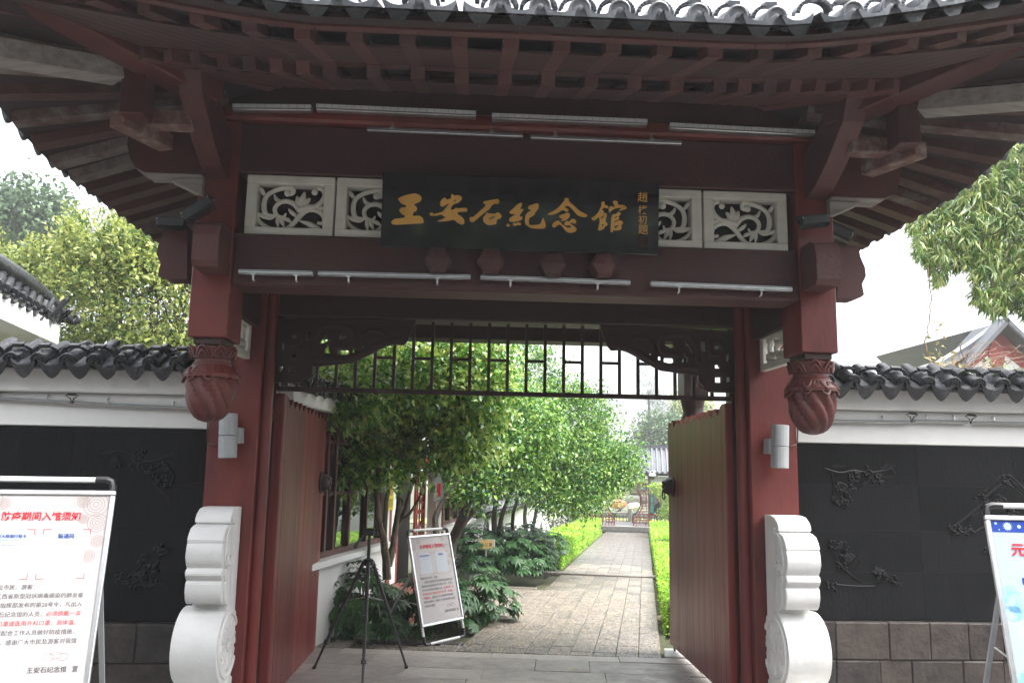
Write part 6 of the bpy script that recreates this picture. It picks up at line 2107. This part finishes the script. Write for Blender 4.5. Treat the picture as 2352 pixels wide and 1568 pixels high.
for i in range(26):
    x = R.uniform(180, 360)
    e = P(x, R.uniform(462, 520) + abs(x - 270) * .1, 20)
    q0 = P(270 + (x - 270) * .3, R.uniform(540, 590), 20)
    k = limb(m, q0, e, .02, .006, .06, 5, 5)
    for j in range(3):
        limb(m, q0.lerp(e, R.uniform(.4, .9)), e + Vector((R.uniform(-.5, .5), 0, R.uniform(-.3, .5))), .008, .004, .05, 4, 3)
m.build('branches', mat('pale_twig', (.2, .16, .13), rough=.8), t)
P_blossom = None

# ------------------------------------------------------------------ white building corner at the left edge
wbld = thing('white_building', 'white building corner with grey tiled roof and curled ridge end, at the left photo edge', 'building', (-5.2, 8.2, 0))
E1, E2 = P(-90, 630, 6.6), P(140, 738, 9.3)
E1.z = E2.z + (E1.z - E2.z) * .3
H1, H2 = P(-60, 590, 7.4), P(160, 738, 9.36)
rm = MB()
n = 12
eps_ = [E1.lerp(E2, i / n) for i in range(n + 1)]
hps = [H1.lerp(H2, i / n) - Vector((0, 0, .06 * math.sin(math.pi * i / n))) for i in range(n + 1)]
for i in range(n + 1):
    rm.v += [tuple(eps_[i]), tuple(hps[i])]
rm.f += [(2 * i, 2 * i + 1, 2 * i + 3, 2 * i + 2) for i in range(n)]
rm.build('roof', TILE, wbld)
ed_ = (E2 - E1).normalized()
for i in range(13):
    a = E1.lerp(E2, .04 + .94 * i / 12)
    b = H1.lerp(H2, min(1, .02 + .9 * i / 12 + .0))
    if i > 10:
        b = a.lerp(b, .6)
    MB().tube([a + Vector((0, 0, .02)), a.lerp(b, .5) - Vector((0, 0, .0)), b + Vector((0, 0, .02))], .045, 8).build('tile_row', TILE, wbld, True)
    out = Vector((ed_.y, -ed_.x, 0))
    yv = (b - a).normalized()
    xv = ed_
    zv = xv.cross(yv)
    if zv.z < 0:
        xv = -xv
        zv = -zv
    xv = yv.cross(zv)
    F = Matrix(((xv.x, yv.x, zv.x, a.x), (xv.y, yv.y, zv.y, a.y), (xv.z, yv.z, zv.z, a.z), (0, 0, 0, 1)))
    put('round_tile', WT, wbld, F @ Matrix.Translation((0, -.05, .0)) @ Matrix.Scale(.85, 4))
    put('drip_tile', WD, wbld, F @ Matrix.Translation((.1, -.06, -.04)) @ Matrix.Scale(.85, 4))
    put('collar_tile', WC, wbld, F @ Matrix.Translation((0, .06, .02)) @ Matrix.Scale(.8, 4))
q, rr = smooth_line([tuple(H1 + Vector((0, 0, .08))), tuple(P(60, 648, 8.4)), tuple(P(110, 690, 9.0)), tuple(P(145, 722, 9.3)), tuple(P(165, 738, 9.4)), tuple(P(178, 738, 9.4)), tuple(P(180, 728, 9.4)), tuple(P(173, 724, 9.4)), tuple(P(168, 730, 9.4))], [.09, .09, .085, .06, .04, .03, .024, .02, .012])
MB().tube(q, rr, 10, True).build('hip_ridge', TILE, wbld, True)
inn_ = Vector((-ed_.y, ed_.x, 0))
inn_ = inn_ if inn_.x < 0 else -inn_
m = MB()
fa_, fb_ = [], []
vs = [E1 + Vector((0, 0, -.04)), E2 + Vector((0, 0, -.04)), E2 + Vector((0, 0, -.27)), E1 + Vector((0, 0, -.27)), E1 + inn_ * 1.4 + Vector((0, 0, -.04)), E2 + inn_ * 1.4 + Vector((0, 0, -.04)), E2 + inn_ * 1.4 + Vector((0, 0, -.27)), E1 + inn_ * 1.4 + Vector((0, 0, -.27))]
m.add(vs, [(0, 1, 2, 3), (4, 7, 6, 5), (0, 4, 5, 1), (3, 2, 6, 7), (0, 3, 7, 4), (1, 5, 6, 2)])
m.build('white_eave', PLAST, wbld, fix=True, bevel=.01)
w0, w1 = E1 + inn_ * .55, E1.lerp(E2, .72) + inn_ * .55
m = MB()
vs = []
for z in (-.3, E2.z - .271):
    for p in (w0, w1, w1 + inn_ * 1.5, w0 + inn_ * 1.5):
        vs.append((p.x, p.y, z))
m.add(vs, [(0, 1, 5, 4), (1, 2, 6, 5), (2, 3, 7, 6), (3, 0, 4, 7), (4, 5, 6, 7)])
m.build('wall', PLAST, wbld, fix=True)
mc = MB()
for k in range(3):
    d = .03 * (3 - k)
    p0, p1 = w0 - inn_ * d, w1 - inn_ * d + ed_ * d
    mc.bar(p0 + Vector((0, 0, E2.z - .272 - p0.z - .04 * k)), p1 + Vector((0, 0, E2.z - .272 - p1.z - .04 * k)), .06, .039)
mc.build('cornice', PLAST, wbld)

# ------------------------------------------------------------------ red gabled hall behind the right wall
YG = 20
rg = thing('red_gabled_hall', 'hall with red gable and blue-grey tiled roof behind the right wall', 'building', P(2285, 860, YG))
ap_, gl, gr = P(2287, 752, YG), P(2180, 872, YG), P(2400, 862, YG)
REDG = mat('far_red_gable', (.4, .06, .05), (.32, .05, .045), rough=.6, scale=3)
m = MB().prism([[(gl.x, gl.z - 3), (gr.x, gr.z - 3), (gr.x, gr.z), (ap_.x, ap_.z), (gl.x, gl.z)]], lambda a, c: Vector((a, YG, c)), lambda a, c: Vector((a, YG + .3, c)))
m.build('gable_wall', REDG, rg, fix=True)
w1_, w2_, w3_ = P(2287, 800, YG), P(2205, 868, YG), P(2372, 866, YG)
m = MB().prism([[(w2_.x, w2_.z), (w3_.x, w3_.z), (w1_.x, w1_.z)]], lambda a, c: Vector((a, YG - .02, c)), lambda a, c: Vector((a, YG - .004, c)))
m.build('white_pediment', PLAST, rg, fix=True)
h0 = P(2287, 815, YG)
m = MB().prism([[(h0.x - .1, h0.z - .45), (h0.x + .1, h0.z - .45), (h0.x + .22, h0.z + .0), (h0.x + .1, h0.z + .35), (h0.x, h0.z + .42), (h0.x - .1, h0.z + .35), (h0.x - .22, h0.z)]], lambda a, c: Vector((a, YG - .05, c)), lambda a, c: Vector((a, YG - .021, c)))
m.build('hanging_ornament', REDG, rg, fix=True)
for p in (gl, gr):
    a, b = ap_ + Vector((0, -.25, .1)), p + Vector((0, -.25, .12)) + (p - ap_).normalized() * .35
    MB().bar(a + Vector((0, 0, .1)), b + Vector((0, 0, .1)), .5, .15, (0, 0, 1)).build('verge', TILEF, rg, bevel=.03)
    b2 = b + (b - a) * .0
    c = MB()
    dp = 6.5 if p is gr else 1.2
    c.add([tuple(a), tuple(b), tuple(b + Vector((0, dp, 0))), tuple(a + Vector((0, dp, 0)))], [(0, 1, 2, 3)])
    c.build('roof_slope', TILEF, rg)
q = [P(2240, 800, YG - .1), P(2180, 840, YG - .6), P(2110, 862, YG - 1.5), P(2066, 868, YG - 2.2)]
m = MB()
lo = [p + Vector((0, 0, -.0)) for p in q]
bk = [P(2285, 755, YG + 3), P(2225, 800, YG + 3), P(2140, 840, YG + 2), P(2062, 862, YG + .5)]
m.v = [tuple(p) for p in q + bk]
m.f = [(i, i + 1, 5 + i, 4 + i) for i in range(3)]
m.build('roof_slope', TILEF, rg)
MB().tube([tuple(P(2285, 748, YG)), tuple(P(2225, 792, YG)), tuple(P(2150, 838, YG - .8)), tuple(P(2062, 866, YG - 2.2))], .09, 6).build('hip_ridge', TILEF, rg, True)
MB().tube([tuple(P(2284, 752, YG)), tuple(P(2284, 726, YG)), tuple(P(2279, 736, YG))], [.09, .05, .03], 6).build('ridge_ornament', TILEF, rg, True)
MB().tube([tuple(P(2070, 866, YG - 2.2)), tuple(P(2064, 850, YG - 2.2)), tuple(P(2066, 840, YG - 2.2))], [.08, .05, .02], 6).build('eave_ornament', TILEF, rg, True)

# ------------------------------------------------------------------ bamboo at the right
YB = 8.2
bc = P(2300, 860, YB)
bt = thing('bamboo', 'arching leafy bamboo hanging into the picture at the right, above the wall', 'bamboo', (bc.x + .6, YB, 0))
m = MB()
culm = [P(2460, 900, YB + .3), P(2440, 600, YB + .2), P(2390, 400, YB), P(2300, 330, YB - .2), P(2210, 360, YB - .3), P(2130, 430, YB - .3), P(2090, 500, YB - .3)]
q, rr = smooth_line([tuple(p) for p in culm], [.03, .028, .022, .016, .012, .008, .004])
m.tube(q, rr, 7)
for pts in ([(2440, 620), (2380, 500), (2290, 430), (2200, 450), (2150, 520)], [(2450, 720), (2400, 600), (2330, 560), (2260, 600), (2240, 680)], [(2400, 430), (2340, 360), (2300, 320)], [(2300, 430), (2220, 520), (2150, 640)], [(2420, 600), (2350, 640), (2310, 710)]):
    q, rr = smooth_line([tuple(P(x, y, YB + R.uniform(-.3, .3))) for x, y in pts], [.012 - .002 * i for i in range(len(pts))])
    m.tube(q, rr, 5)
m.build('culm', mat('bamboo_culm', (.28, .24, .1), (.18, .15, .07), rough=.5), bt, True)
def in_poly(x, y, pl):
    c = False
    for i in range(len(pl)):
        (x1, y1), (x2, y2) = pl[i], pl[i - 1]
        if (y1 > y) != (y2 > y) and x < (x2 - x1) * (y - y1) / (y2 - y1) + x1:
            c = not c
    return c
BP = [(2480, 200), (2352, 285), (2310, 300), (2245, 330), (2205, 385), (2150, 405), (2095, 465), (2082, 510), (2105, 545), (2100, 590), (2130, 600), (2150, 660), (2170, 640), (2185, 600), (2240, 640), (2235, 690), (2290, 725), (2330, 700), (2352, 725), (2480, 760)]
ps, dd, nn_ = [], [], []
fans = 0
while fans < 7000:
    x, y = R.uniform(2075, 2480), R.uniform(210, 760)
    if not in_poly(x, y, BP):
        continue
    fans += 1
    Y = YB + R.gauss(0, .28)
    p = P(x, y, Y)
    main = Vector((R.uniform(-.9, .5), R.uniform(-.7, .5), R.uniform(-.9, -.0)))
    side = Vector(unit(1)[0])
    for k in range(R.randint(4, 6)):
        ps.append(tuple(p + Vector((R.gauss(0, .012), R.gauss(0, .012), R.gauss(0, .012)))))
        dd.append(tuple(main + side * R.uniform(-.8, .8) + Vector(unit(1)[0]) * .25))
        nn_.append(tuple(Vector((0, -.4, 1)) + Vector(unit(1)[0]) * .6))
n = len(ps)
me = leaf_mesh('crown', np.array(ps), np.array(dd), np.array(nn_), rng.uniform(.09, .16, n), rng.uniform(.011, .018, n), BAMB, .1, .2)
put('crown', me, bt)
# creeper twigs along the right wall's top
t = thing('creeper', 'thin tangled creeper twigs with sparse leaves along the right wall top', 'climbing plant', P(2230, 850, 6.6))
m = MB()
TW = mat('dry_twig', (.3, .2, .13), (.2, .14, .1), rough=.8)
for i in range(20):
    x0, x1 = R.uniform(2130, 2300), R.uniform(2200, 2420)
    pts = [(x0, R.uniform(840, 870)), ((x0 + x1) / 2, R.uniform(785, 850)), (x1, R.uniform(790, 866))]
    q, rr = smooth_line([tuple(P(x, y, 6.7 + R.uniform(-.15, .3))) for x, y in pts], [.004, .003, .002], 6)
    m.tube([tuple(Vector(v) + Vector((R.gauss(0, .01), 0, R.gauss(0, .012)))) for v in q], rr, 4)
q, rr = smooth_line([tuple(P(x, y, 6.9)) for x, y in ((2132, 610), (2138, 690), (2132, 760), (2125, 800), (2150, 836), (2200, 856), (2260, 862))], [.004, .006, .006, .007, .008, .007, .006], 6)
m.tube([tuple(Vector(v) + Vector((R.gauss(0, .008), 0, 0))) for v in q], rr, 5)
m.build('twigs', TW, t)
ells = [(P(2160, 835, 6.8), (.12, .1, .05), 4), (P(2250, 856, 6.9), (.3, .15, .04), 4), (P(2330, 856, 6.9), (.25, .15, .04), 4), (P(2140, 760, 6.9), (.03, .05, .25), 2)]
crown('leaves', ells, 4, .04, .06, .022, mat('creeper_leaf', (.14, .2, .05), (.42, .34, .14), island=True, trans=.2), t, .1)

# ------------------------------------------------------------------ street side behind the camera (mirrored in the signboard and panes)
st = thing('street_building', 'cream street building behind the camera, mirrored in the signboard', 'building', (-4, -17, 0))
MB().box(-30, 30, -24, -20, 0, 11).build('wall', mat('cream_render', (.4, .37, .32), rough=.8, scale=2), st)
for i in range(4):
    for j in range(2):
        MB().box(-12.5 + 2.8 * i, -11 + 2.8 * i, -20.0, -19.95, 1.5 + 3.4 * j, 3.6 + 3.4 * j).build('window', GLASS, st)
ho = MB().box(-10, -2.2, -14.1, -14.0, .3, 2.0)
tag(ho.build('hoarding', flat('blue_hoarding', (.03, .14, .42)), None), 'blue site hoarding behind the camera, mirrored in the signboard', 'hoarding')
LEAFS = mat('street_tree_leaf', (.012, .035, .012), (.04, .085, .025), rough=.5, scale=.6, island=True, trans=.1)
for i, (x, y, zc_, r_) in enumerate(((-13, -7, 3.6, 3.4), (-6.5, -9.5, 3.8, 3.4), (-.6, -10.5, 4, 3.5), (5.6, -10, 3.8, 3.4), (11.5, -8, 3.6, 3.4), (17, -4, 3.6, 3.4), (-18, -3, 3.6, 3.4))):
    b = Vector((x, y, .3))
    c = Vector((x, y, zc_))
    tree('street_tree', ('second from left', 'third from left', 'middle', 'third from right', 'second from right', 'rightmost', 'leftmost')[i] + ' dark street tree behind the camera, mirrored in the signboard', 'tree', b, [([b, b.lerp(c, .5), c], .2, .09)], [(c, (r_ * .85, r_ * .7, r_), 420)], 9, .35, .42, .22, LEAFS, BARKD, 'street trees behind the camera', 0, .3, 14, .03)

# ------------------------------------------------------------------ damp air
HAZE = 0.0021
if HAZE:
    hm = bpy.data.materials.new('damp_air')
    hm.use_nodes = True
    hn = hm.node_tree
    hn.nodes.clear()
    ho_ = hn.nodes.new('ShaderNodeOutputMaterial')
    pv_ = hn.nodes.new('ShaderNodeVolumePrincipled')
    pv_.inputs['Density'].default_value = HAZE
    pv_.inputs['Color'].default_value = (.95, .97, 1, 1)
    pv_.inputs['Anisotropy'].default_value = .2
    hn.links.new(pv_.outputs[0], ho_.inputs['Volume'])
    hz = MB().box(-1300, 1700, -60, 1700, -12, 16).build('haze', hm)
    kind(hz, 'stuff')
